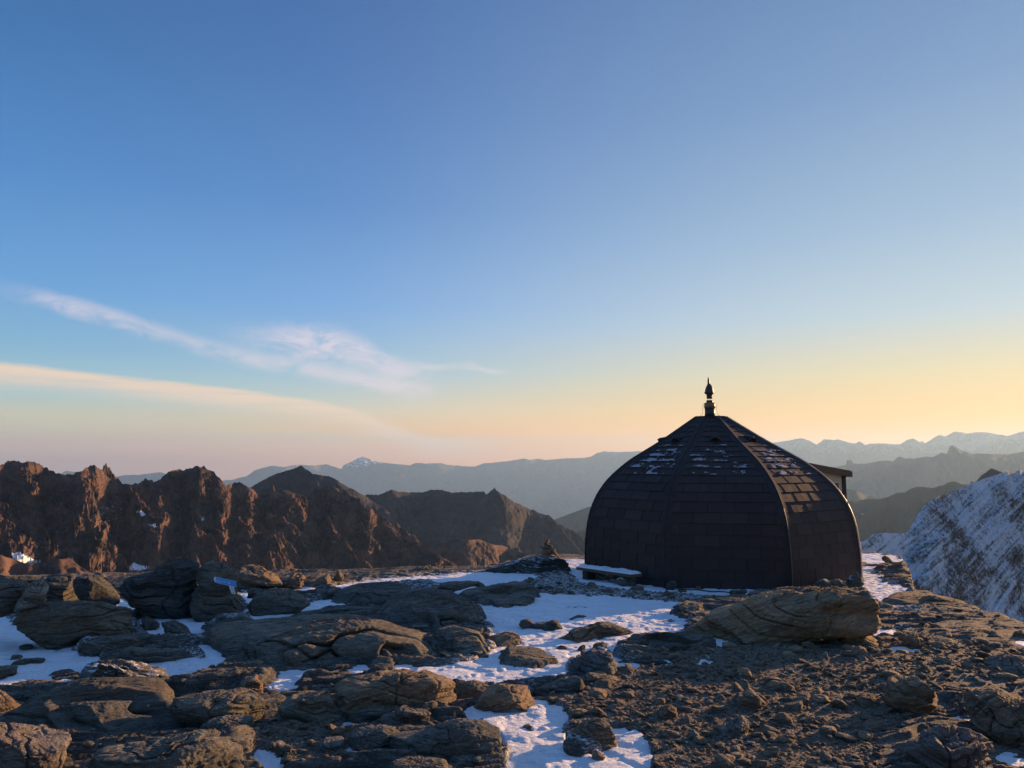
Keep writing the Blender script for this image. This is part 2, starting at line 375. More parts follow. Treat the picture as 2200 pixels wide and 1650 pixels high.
def ridge(name, prof, dist, slope, zbot, mat, ncol, nrow, spur=0.25, spurw=None, crag=0.02, label='', jag=1.5, seed=0, snowy=None, distf=None, back=True):
    prof = np.array(prof, float)
    px = np.linspace(prof[0, 0], prof[-1, 0], ncol)
    py = np.interp(px, prof[:, 0], prof[:, 1])
    # fractal detail on the crest line between the traced points
    py = py + jag * fbm(P3(px / 13.0, seed * 3.1), 5, 0.7, ridged=False) * 2.0 - jag * 0.6 * np.abs(perlin(P3(px / 7.0, seed))) 
    d = raydir(px, py); a = np.arctan2(d[:, 0], d[:, 1]); te = d[:, 2] / np.hypot(d[:, 0], d[:, 1])
    dd = np.full(ncol, float(dist)) if distf is None else np.interp(px, *zip(*distf))
    dd = dd * (1 + 0.05 * perlin(P3(px / 110.0, seed * 1.9)) + 0.02 * perlin(P3(px / 37.0, seed * 2.9)))
    zc = CAMZ + te * dd
    H = (zc - zbot)[None]
    depth = H / slope
    s = np.linspace(0, 1, nrow) ** 1.15
    sb = -np.linspace(1, 0, max(8, nrow // 6))[:-1] ** 1.5 if back else np.zeros(0)
    S = np.concatenate([sb, s])[:, None]
    sw = spurw or dist * 0.06
    xx = (a * dist)[None] * np.ones_like(S); dn = depth * S
    env = smooth(np.abs(S), 0.0, 0.10)
    # spurs fan down the slope, bent by a coarse warp; ridged noise in plan cuts the gullies
    wq = fbm(P3(xx / sw * 0.45, dn / sw * 0.45, seed + 5.0), 3)
    sp = fbm(P3(xx / sw + 1.6 * wq - 0.75 * dn / sw, dn / sw * 0.28 + seed, seed * 1.7 + wq), 3, 0.5, ridged=True)
    gl = fbm(P3(xx / sw * 2.1 + 1.2 * wq - 0.9 * dn / sw, dn / sw * 0.95, seed * 2.3), 6, 0.56, ridged=True)
    S3 = np.abs(S) ** 0.95
    kk = max(3, int(ncol * sw * 0.9 / (abs(a[-1] - a[0]) * dist)))
    zpad = np.concatenate([np.full(kk, zc[0]), zc, np.full(kk, zc[-1])]); cs_ = np.concatenate([[0], np.cumsum(zpad)]); zsm = (cs_[2 * kk + 1:] - cs_[:-2 * kk - 1]) / (2 * kk + 1)
    kb = smooth(np.abs(S), 0.0, 0.40); 
    # the relief under the crest wanders sideways as it falls
    cpm = ncol / (abs(a[-1] - a[0]) * dist)
    idx = np.arange(ncol)[None] - (smooth(np.abs(S), 0, 0.25) * (wq * sw * 0.9 * cpm) + np.abs(S) * sw * 1.6 * cpm)
    idx = np.clip(idx.astype(int), 0, ncol - 1)
    zc2 = zc[idx] * (1 - kb) + zsm[idx] * kb; H = zc2 - zbot
    z = zc2 - H * S3 + H * spur * env * (sp - 0.60) * (1 - 0.3 * np.abs(S)) + H * spur * 0.75 * env * (gl - 0.55)
    r = dd[None] - dn
    x = r * np.sin(a)[None]; y = r * np.cos(a)[None]
    L = dist * 0.030
    cr = fbm(P3(x / L, y / L, z / L * 1.6 + seed), 8, 0.66, ridged=True); cr3 = fbm(P3(x / L * 0.8 + 40, y / L * 0.8, z / L * 1.5), 7, 0.68)
    e2 = smooth(np.abs(S), 0.0, 0.05)
    z = z + H * crag * e2 * (cr - 0.5) * 2.2
    rr = -H * crag * 1.6 * e2 * (cr3 + 0.5 * (cr - 0.5))
    x = x + rr * np.sin(a)[None]; y = y + rr * np.cos(a)[None]
    v = np.stack([x, y, z], -1).reshape(-1, 3)
    sn = np.zeros(len(v))
    if snowy:
        X_, Y_ = project(v[:, 0], v[:, 1], v[:, 2])
        for poly, amt in snowy:
            sn = np.maximum(sn, amt * inpoly(X_ + 2.5 * perlin(P3(X_ / 5, Y_ / 5)), Y_ + 2.5 * perlin(P3(X_ / 5, Y_ / 5, 7)), poly))
    me = mesh(name, v, grid_faces(len(S), ncol), mat, True, dict(snowy=sn))
    return link(name, me, kind='structure', label=label)

def Zm(pts, ox, oy, k): return [(ox + a / k, oy + b / k) for a, b in pts]

near_prof = [(-700, 1010), (-520, 980), (-330, 1020), (-200, 985), (-90, 1012), (0, 1000), (22, 991), (75, 993), (88, 1000), (105, 1010), (122, 1018), (138, 1018), (152, 1022), (165, 1016), (190, 1003), (203, 1001), (216, 1008), (232, 1026), (250, 1038), (262, 1046),
             (272, 1038), (285, 1043), (302, 1036), (312, 1030), (324, 1030), (330, 1038), (345, 1028), (360, 1016), (374, 1009), (384, 1011), (402, 1008), (420, 1003), (438, 1004), (455, 1012), (468, 1024), (478, 1036), (484, 1046),
             (496, 1040), (515, 1036), (532, 1046), (548, 1058), (558, 1068), (580, 1060), (604, 1054), (636, 1060), (660, 1069), (680, 1050), (700, 1045), (714, 1047), (727, 1060), (748, 1058), (765, 1077), (791, 1096), (823, 1122), (855, 1146), (905, 1175), (960, 1205), (1060, 1250)]
ridge('craggy_ridge', near_prof, 1450, 0.80, -330, M['crag'], 1500, 520, spur=0.20, spurw=140, crag=0.026, jag=5.0, seed=11, label='jagged red brown rock ridge with dark gullies',
      distf=[(-700, 1300), (0, 1380), (420, 1460), (700, 1540), (1060, 1480)],
      snowy=[([(24, 1192), (40, 1186), (60, 1198), (92, 1208), (40, 1209)], 0.9), ([(275, 1222), (288, 1209), (300, 1215), (320, 1219), (300, 1226)], 0.9),
             ([(292, 1098), (306, 1100), (316, 1108), (306, 1108)], 0.8), ([(320, 1127), (342, 1129), (330, 1131)], 0.8), ([(428, 1110), (440, 1116), (436, 1119)], 0.8),
             ([(380, 1036), (470, 1045), (460, 1065), (390, 1052)], 0.10), ([(200, 1080), (262, 1075), (265, 1115), (215, 1125)], 0.12)])
ridge('shoulder_peak', [(400, 1120), (480, 1075), (540, 1047), (568, 1030), (592, 1019), (620, 1010), (636, 1006), (646, 1000), (658, 1008), (672, 1018), (692, 1021), (712, 1024), (724, 1032), (742, 1043), (765, 1055), (790, 1070), (850, 1110)],
      2700, 0.7, -420, M['hill'], 500, 140, spur=0.14, spurw=260, crag=0.018, jag=2.0, seed=2, label='dark pointed peak behind the crags')
ridge('cirque_ridge', [(690, 1110), (765, 1076), (790, 1062), (812, 1064), (840, 1052), (856, 1056), (880, 1058), (905, 1058), (928, 1053), (950, 1052), (968, 1058), (1000, 1058), (1038, 1055), (1045, 1063), (1052, 1056), (1060, 1052), (1062, 1048), (1064, 1053), (1082, 1064), (1100, 1075), (1130, 1090), (1158, 1103), (1180, 1108), (1200, 1126), (1232, 1142), (1262, 1158), (1320, 1190), (1400, 1230)],
      2900, 0.62, -620, M['hill'], 700, 220, spur=0.13, spurw=260, crag=0.018, jag=2.2, seed=3, label='long dark cirque ridge with a small rock tooth on its crest')
ridge('valley_knoll', [(760, 1240), (830, 1215), (880, 1192), (920, 1178), (950, 1165), (985, 1157), (1010, 1160), (1030, 1158), (1045, 1166), (1062, 1170), (1080, 1172), (1100, 1180), (1160, 1200), (1260, 1240)],
      1750, 0.7, -500, M['crag'], 400, 120, spur=0.16, spurw=160, crag=0.02, jag=1.0, seed=4, label='dark knoll low in the valley')
ridge('lower_spur', [(-700, 1215), (-200, 1200), (0, 1192), (60, 1212), (100, 1206), (150, 1198), (165, 1212), (190, 1228), (260, 1250), (380, 1262)],
      620, 0.9, -200, M['crag'], 300, 80, spur=0.1, spurw=60, crag=0.02, jag=1.0, seed=14, label='shadowed lower spur under the crags')
# right side
zf = lambda pts: Zm(pts, 1700, 850, 3.6667)
ridge('far_range', [(-500, 1020), (0, 1022), (100, 1016), (130, 1018), (142, 1012), (150, 1012), (160, 1020), (235, 1026), (270, 1021), (300, 1020), (345, 1014), (358, 1020), (390, 1030), (478, 1033), (500, 1030), (528, 1024), (545, 1012), (562, 1005), (585, 1001), (612, 1003), (640, 998), (672, 1000), (700, 997), (716, 1003), (734, 1008), (737, 1000), (748, 995), (760, 990), (770, 984), (780, 981), (790, 985), (805, 991), (822, 994), (845, 997), (868, 998), (880, 1000), (893, 994), (915, 996), (945, 995), (965, 999), (1000, 1002), (1020, 1003), (1038, 996), (1060, 994), (1078, 992), (1098, 990), (1124, 985), (1140, 988), (1155, 985), (1170, 988), (1200, 986), (1225, 984), (1250, 984), (1268, 982), (1282, 974), (1298, 970), (1330, 971), (1360, 970), (1400, 968), (1500, 972), (1640, 955)]
      + zf([(0, 350), (70, 335), (130, 350), (196, 386), (202, 386), (255, 345), (330, 350), (370, 345), (440, 365), (500, 380), (535, 362), (580, 390), (630, 375), (720, 378), (860, 385), (905, 350), (960, 338), (1040, 382), (1100, 348), (1160, 310), (1220, 318), (1290, 282), (1370, 297), (1500, 285), (1600, 302), (1700, 315), (1760, 300), (1833, 282), (2100, 300), (3400, 380)]),
      30000, 0.33, -1700, M['far'], 1600, 160, spur=0.22, spurw=2300, crag=0.02, jag=1.0, seed=5, snowy=[([(742, 1002), (758, 988), (778, 976), (800, 984), (835, 993), (800, 1000), (775, 1004)], 0.30), ([(1270, 985), (1295, 966), (1350, 966), (1400, 975), (1300, 984)], 0.12), ([(560, 1012), (585, 998), (700, 994), (712, 1004), (640, 1010)], 0.12)], label='hazy far mountain range with a snow capped summit')
ridge('middle_range', zf([(-1400, 900), (-700, 760), (-100, 640), (390, 552), (432, 545), (438, 508), (468, 506), (475, 530), (520, 538), (600, 535), (690, 515), (740, 510), (800, 516), (850, 480), (900, 494), (960, 497), (1060, 482), (1120, 484), (1180, 450), (1228, 458), (1248, 400), (1262, 392), (1290, 400), (1350, 432), (1430, 460), (1500, 458), (1700, 463), (1830, 442), (2200, 420), (3400, 500)]),
      14000, 0.36, -1700, M['far'], 900, 140, spur=0.25, spurw=1100, crag=0.02, jag=0.9, seed=6, label='hazy middle range with a small rock tower')
ridge('wooded_hill', [(1080, 1165), (1165, 1128), (1200, 1113), (1235, 1100), (1262, 1090), (1400, 1060), (1600, 1035), (1760, 1040)] + zf([(420, 730), (500, 745), (600, 790), (700, 812), (900, 880)]),
      8500, 0.45, -1700, M['valley'], 500, 100, spur=0.15, spurw=700, crag=0.01, jag=0.5, seed=7, label='blue wooded hillside falling to the valley')
ridge('dark_ridge', [(1180, 1170), (1240, 1145), (1262, 1135), (1500, 1110), (1700, 1090)] + zf([(420, 830), (540, 822), (650, 815), (700, 812), (760, 800), (830, 766), (900, 760), (940, 735), (1000, 714), (1060, 722), (1110, 730), (1160, 712), (1200, 705), (1240, 682), (1290, 675), (1350, 700), (1420, 704), (1600, 760), (2400, 800)]),
      5200, 0.55, -1500, M['valley'], 500, 120, spur=0.2, spurw=400, crag=0.02, jag=0.7, seed=8, label='dark blue ridge beyond the snowy slope')
ridge('small_peak', zf([(1380, 760), (1450, 680), (1500, 625), (1540, 600), (1580, 570), (1610, 585), (1650, 600), (1750, 640), (2200, 780)]),
      2400, 0.6, -500, M['hill'], 200, 80, spur=0.2, spurw=160, crag=0.03, jag=1.0, seed=9, label='small brown peak just above the snowy slope')

# unseen range added off to the right, meant to shade the valley haze
ridge('unseen_shade_range', [(2900, 960), (3400, 940), (4200, 930), (5600, 940), (9000, 980)], 16000, 0.4, -1700, M['far'], 200, 60, spur=0.2, spurw=1200, crag=0.02, jag=0.5, seed=10)

# snow dusted slope on the right, foliated rock bands climbing to the right
def snow_slope():
    prof = np.array(zf([(420, 1190), (560, 1150), (600, 1130), (640, 1090), (730, 1078), (800, 1086), (900, 1080), (925, 1060), (960, 1000), (1000, 930), (1050, 860), (1150, 798), (1220, 770), (1300, 738), (1430, 690), (1520, 655), (1600, 628), (1700, 600), (1760, 605), (1800, 588), (1850, 600), (2000, 560), (2600, 520), (4600, 560), (7000, 900)]))
    nc, nr = 1100, 420
    px = np.linspace(prof[0, 0], 2900, nc); py = np.interp(px, prof[:, 0], prof[:, 1])
    py = py + 2.2 * fbm(P3(px / 14.0, 2.2), 5, 0.6)
    d = raydir(px, py); a = np.arctan2(d[:, 0], d[:, 1]); te = d[:, 2] / np.hypot(d[:, 0], d[:, 1])
    dist = np.interp(px, [1800, 1950, 2200, 2900], [105, 125, 165, 220.])
    zc = CAMZ + te * dist; H = 62.0
    S = np.concatenate([-np.linspace(1, 0, 20)[:-1] ** 1.5, np.linspace(0, 1, nr) ** 1.2])[:, None]
    z = zc[None] - H * np.abs(S); r = dist[None] - H / 0.62 * S * 0.75
    x = r * np.sin(a)[None]; y = r * np.cos(a)[None]
    c30 = R(28); ri = np.array([math.cos(c30), -math.sin(c30), 0]); t = R(36)
    U = ri * math.cos(t) + np.array([0, 0, math.sin(t)]); V = -ri * math.sin(t) + np.array([0, 0, math.cos(t)])
    P = np.stack([x, y, z], -1); u = P @ U; v = P @ V; fw = x * math.sin(c30) + y * math.cos(c30)
    env = smooth(np.abs(S), 0, 0.04)
    rel = fbm(P3(u / 6, v / 0.8, fw / 20), 6, 0.6, ridged=True); big = fbm(P3(u / 30, v / 9, fw / 60), 4); fine = fbm(P3(x / 0.8, y / 0.8, z / 0.8), 4, 0.6)
    dz = env * (0.9 * (rel - 0.4) + 3.0 * big + 0.35 * fine)
    x = x - dz * math.sin(c30) * 0.8; y = y - dz * math.cos(c30) * 0.8; z = z + dz * 0.5
    me = mesh('snow_slope', np.stack([x, y, z], -1).reshape(-1, 3), grid_faces(len(S), nc), None, True,
              dict(su=u.ravel(), sv=v.ravel(), relief=((rel - 0.4) + 0.8 * big).ravel()))
    m, k = new_mat('snow_dusted_schist')
    A = lambda n: k.n('ShaderNodeAttribute', dict(attribute_name=n)).outputs['Fac']
    geo = k.n('ShaderNodeNewGeometry'); pos = geo.outputs['Position']
    vec = k.n('ShaderNodeCombineXYZ', None, i0=k.m('MULTIPLY', A('su'), 0.16), i1=k.m('MULTIPLY', A('sv'), 1.3), i2=k.m('MULTIPLY', A('su'), 0.02))
    s1 = k.noise(vec, 1.0, 8, 0.68, 0.8); s2 = k.noise(pos, 0.12, 5, 0.6, 0.5); s3 = k.noise(pos, 1.9, 6, 0.75)
    f = k.m('ADD', k.m('ADD', k.m('MULTIPLY', s1, 0.48), k.m('MULTIPLY', s2, 0.50)), k.m('ADD', k.m('MULTIPLY', s3, 0.48), k.m('MULTIPLY_ADD', k.n('ShaderNodeSeparateXYZ', None, i0=pos).outputs[2], 0.0022, 0.045)))
    rockc = k.mix(k.mr(s3, 0.35, 0.65), (0.12, 0.095, 0.075, 1), (0.26, 0.20, 0.15, 1))
    rockc = k.mix(k.mr(s2, 0.5, 0.65), rockc, (0.20, 0.145, 0.09, 1))
    col = k.mix(k.mr(f, 0.67, 0.82), rockc, (0.78, 0.79, 0.82, 1))
    finish(k, col, 0.9, k.m('ADD', s1, k.m('MULTIPLY', s3, 0.8)), 1.0, 0.5, 0.1)
    me.materials.append(m)
    link('snow_slope', me, kind='structure', label='steep rocky slope streaked with thin snow')
snow_slope()

# valley floor sheet out to the horizon
n = 60
aa = np.linspace(0, 2 * math.pi, n + 1); rr = np.array([0, 800, 3000, 9000, 20000, 45000])
me = mesh('valley_floor', P3((rr[:, None] * np.sin(aa)).ravel(), (rr[:, None] * np.cos(aa)).ravel(), np.repeat([-640, -800, -1500, -1690, -1690, -1690], n + 1)), grid_faces(6, n + 1), M['valley'])
link('valley_floor', me, kind='structure')

# ------------------------------------------------------------------ plateau: bedrock ground and snow lying in its hollows
ZA = lambda pts: Zm(pts, 0, 1180, 3.1429)
ZB = lambda pts: Zm(pts, 600, 1180, 3.1429)
ZC = lambda pts: Zm(pts, 1200, 1180, 3.51)
ZD = lambda pts: Zm(pts, 1600, 1180, 3.51)
SNOW = [
 ZA([(-400, 440), (40, 460), (100, 520), (200, 590), (270, 620), (350, 665), (430, 640), (520, 580), (700, 575), (720, 640), (640, 650), (500, 660), (520, 718), (650, 720), (700, 745), (650, 750), (600, 775), (550, 830), (520, 850), (540, 930), (300, 940), (100, 942), (-400, 950)]),
 ZA([(930, 760), (1100, 752), (1390, 772), (1440, 710), (1300, 675), (1150, 650), (1030, 625), (1100, 628), (1170, 655), (1420, 675), (1550, 730), (1500, 770), (1460, 800), (1350, 870), (1270, 918), (1180, 910), (1150, 870), (1060, 820), (930, 795)]),
 ZA([(560, 325), (700, 335), (810, 365), (890, 365), (1050, 430), (1200, 470), (1340, 462), (1530, 488), (1290, 525), (1450, 562), (1850, 548), (2150, 560), (1900, 595), (1500, 605), (1170, 612), (1000, 585), (950, 548), (955, 470), (955, 410), (760, 400), (650, 395), (590, 370)]),
 ZA([(1600, 280), (1670, 280), (1680, 330), (1790, 300), (1780, 335), (1700, 370), (1720, 430), (1850, 448), (2000, 422), (2090, 372), (2200, 345), (2340, 330), (2400, 350), (2250, 395), (2000, 455), (1850, 522), (1700, 480), (1660, 465)]),
 ZA([(1770, 905), (1850, 895), (2040, 882), (2030, 908), (1800, 922)]), ZA([(1690, 1350), (1760, 1370), (1900, 1450), (1960, 1510), (1780, 1510), (1720, 1420)]),
 ZA([(200, 1055), (280, 1035), (350, 1060), (300, 1072)]), ZA([(1940, 275), (2050, 262), (2120, 262), (2130, 285), (1990, 290)]),
 ZB([(365, 252), (600, 232), (850, 212), (1100, 188), (1300, 172), (1500, 152), (1760, 122), (1740, 162), (1650, 197), (1460, 217), (1380, 212), (1150, 232), (900, 218), (700, 242), (430, 278)]),
 ZB([(815, 268), (1040, 283), (960, 300), (920, 318), (980, 325), (1100, 322), (1200, 272), (1300, 240), (1460, 225), (1600, 200), (1720, 195), (1650, 265), (1480, 272), (1300, 300), (1150, 350), (1190, 378), (1000, 378), (920, 352), (860, 300)]),
 [(1004, 1302), (1109, 1308), (1141, 1300), (1170, 1278), (1300, 1286), (1450, 1301), (1497, 1303), (1480, 1318), (1470, 1345), (1435, 1382), (1370, 1368), (1330, 1378), (1345, 1392), (1260, 1410), (1215, 1432), (1212, 1464), (1090, 1468), (975, 1462), (890, 1456), (845, 1430), (915, 1443), (975, 1438), (1005, 1426), (1030, 1424), (1068, 1398), (1062, 1375), (1075, 1350), (1035, 1328), (1000, 1315)],
 [(1255, 1203), (1266, 1212), (1250, 1225), (1300, 1238), (1350, 1254), (1380, 1240), (1400, 1242), (1440, 1252), (1560, 1252), (1620, 1256), (1690, 1258), (1600, 1282), (1540, 1279), (1430, 1273), (1330, 1263), (1270, 1256), (1245, 1247), (1226, 1232), (1185, 1215), (1220, 1206)],
 [(985, 1540), (1014, 1530), (1071, 1522), (1109, 1504), (1147, 1514), (1189, 1517), (1216, 1540), (1219, 1558), (1192, 1573), (1197, 1590), (1202, 1612), (1240, 1630), (1290, 1622), (1320, 1602), (1322, 1570), (1360, 1578), (1399, 1606), (1397, 1627), (1385, 1680), (1080, 1690), (1088, 1640), (1106, 1605), (1090, 1570), (1060, 1555), (1010, 1552)],
 ZB([(440, 1190), (540, 1155), (610, 1160), (560, 1210), (500, 1225)]), ZB([(390, 1415), (560, 1370), (650, 1365), (640, 1385), (450, 1425)]), ZB([(590, 1460), (640, 1420), (680, 1435), (620, 1475)]),
 ZB([(450, 860), (560, 795), (640, 782), (560, 850), (520, 875)]), ZB([(-20, 820), (80, 840), (240, 810), (290, 815), (180, 860), (20, 872)]), ZB([(1250, 1010), (1310, 1000), (1290, 1035)]),
 ZB([(0, 560), (240, 560), (300, 548), (460, 545), (620, 545), (640, 556), (500, 580), (310, 575), (150, 583), (0, 585)]), ZB([(745, 550), (820, 560), (900, 585), (950, 615), (880, 605), (760, 575)]),
 ZD([(870, 20), (960, 50), (1200, 90), (1190, 108), (1100, 115), (980, 112), (975, 160), (1000, 205), (980, 250), (1040, 275), (1200, 300), (1225, 345), (1180, 372), (1010, 408), (985, 345), (905, 262), (890, 190), (872, 100)]),
 ZD([(1000, 400), (1050, 340), (1180, 370), (1260, 445), (1230, 468), (1060, 425)]), ZD([(826, 580), (900, 605), (1030, 625), (980, 640), (850, 622)]), ZD([(1040, 610), (1150, 640), (1190, 705), (1090, 660)]),
 ZD([(1060, 795), (1150, 768), (1340, 768), (1335, 805), (1190, 808)]), ZD([(1465, 1355), (1520, 1328), (1575, 1365), (1500, 1378)]), ZD([(1610, 1345), (1670, 1298), (1740, 1320), (1720, 1352), (1640, 1362)]),
 ZD([(1890, 1538), (2000, 1538), (2110, 1600), (2060, 1660), (1910, 1630)]), ZD([(1500, 1222), (1590, 1158), (1592, 1200), (1530, 1282), (1440, 1272)]), ZD([(2020, 700), (2110, 712), (2300, 730), (2250, 760), (2080, 735)]),
 ZC([(1090, 722), (1180, 683), (1280, 678), (1230, 712)]), ZC([(720, 892), (900, 868), (870, 902), (740, 912)]), ZC([(1040, 895), (1080, 845), (1170, 868), (1100, 912)]),
 ZC([(350, 830), (440, 800), (500, 845), (515, 880), (400, 925), (325, 950), (335, 890)]), ZC([(590, 880), (860, 872), (880, 850), (640, 900), (540, 960), (560, 900)]),
 ZD([(545, 262), (600, 222), (760, 222), (900, 190), (905, 260), (860, 290), (700, 262), (640, 268)]),
]
DUST = [([(1080, 1200), (1262, 1196), (1262, 1235), (1400, 1262), (1560, 1285), (1500, 1302), (1300, 1290), (1170, 1285), (1120, 1260)], 0.62),
        ([(700, 1270), (860, 1290), (800, 1320), (640, 1345), (600, 1330)], 0.45), (ZA([(1860, 470), (2100, 420), (2200, 470), (1900, 540)]), 0.42),
        (ZD([(1000, 400), (1250, 440), (1400, 500), (1200, 520), (1030, 480)]), 0.62), (ZD([(1020, 560), (1350, 560), (1340, 720), (1150, 720)]), 0.5), (ZD([(50, 690), (330, 700), (330, 730), (60, 730)]), 0.6),
        (ZD([(1200, 440), (1700, 440), (1800, 520), (1400, 540)]), 0.30), (ZD([(130, 1420), (260, 1440), (290, 1600), (180, 1600)]), 0.55), (ZC([(500, 1310), (660, 1310), (660, 1370), (520, 1370)]), 0.6), (ZC([(1000, 700), (1300, 690), (1200, 900), (950, 930)]), 0.45),
        (ZC([(0, 1100), (200, 1130), (150, 1300), (0, 1300)]), 0.6), (ZC([(650, 1480), (820, 1480), (800, 1640), (600, 1640)]), 0.45), (ZC([(0, 1360), (120, 1380), (60, 1460), (0, 1460)]), 0.6), (ZA([(20, 1160), (200, 1140), (180, 1190), (40, 1200)]), 0.5),
        (ZD([(1100, 930), (1500, 1050), (1600, 1120), (1200, 980)]), 0.36), (ZB([(1850, 1000), (2000, 1050), (1950, 1200), (1850, 1080)]), 0.55)]
GRAVEL = [[(1150, 1510), (1230, 1475), (1340, 1455), (1420, 1410), (1560, 1385), (1700, 1400), (1850, 1400), (1960, 1360), (2080, 1380), (2300, 1420), (2300, 1500), (2060, 1450), (2000, 1520), (1900, 1600), (1880, 1750), (1300, 1750), (1420, 1640), (1380, 1570), (1230, 1545)],
          [(1090, 1200), (1262, 1198), (1262, 1240), (1400, 1262), (1560, 1285), (1480, 1302), (1300, 1290), (1190, 1280), (1120, 1250)], ZB([(-200, 1200), (250, 1190), (450, 1250), (450, 1480), (-200, 1480)]), [(2000, 1600), (2300, 1500), (2300, 1800), (1950, 1800)]]
edge_px = np.array([(-2600, 1290), (-900, 1262), (0, 1240), (150, 1236), (300, 1233), (500, 1232), (620, 1227), (800, 1226), (900, 1220), (1000, 1219), (1060, 1214), (1110, 1205), (1135, 1196), (1180, 1194), (1262, 1193), (1500, 1185), (1850, 1186), (1935, 1196), (1958, 1236), (1966, 1268), (2000, 1280), (2060, 1297), (2120, 1318), (2200, 1337), (2400, 1380), (2900, 1440), (4500, 1600)], float)
eg = gpt(edge_px[:, 0], edge_px[:, 1]); edge_az = np.arctan2(eg[:, 0], eg[:, 1]); edge_r = np.hypot(eg[:, 0], eg[:, 1])

def ground_fields(x, y, fine=True):
    """returns rock height, snow height and masks at plan positions"""
    b = base(x, y); X_, Y_ = project(x, y, b)
    near = y > 0.8
    wx = X_ + near * (24 * fbm(P3(x * 1.1, y * 1.1, 3.3), 4) + 5 * perlin(P3(x * 5, y * 7, 1.3))); wy = Y_ + near * (8 * fbm(P3(x * 1.3, y * 1.9, 8.3), 4) + 2.5 * perlin(P3(x * 6, y * 8, 4.4)))
    sn = np.zeros(x.shape); du = np.zeros(x.shape); gr = np.zeros(x.shape)
    for p in SNOW: sn = np.maximum(sn, (inpoly(wx, wy, p) | inpoly(wx, wy + 3, p) | inpoly(wx, wy - 3, p)) & near)
    for p, a in DUST: du = np.maximum(du, a * (inpoly(X_ + 14 * perlin(P3(x * 2, y * 2)), Y_ + 5 * perlin(P3(x * 2, y * 2, 9)), p) & near))
    for p in GRAVEL: gr = np.maximum(gr, inpoly(X_ + 20 * perlin(P3(x * 1.5, y * 1.5, 5)), Y_ + 8 * perlin(P3(x * 1.5, y * 1.5, 6)), p) & near)
    return b, sn, du, gr

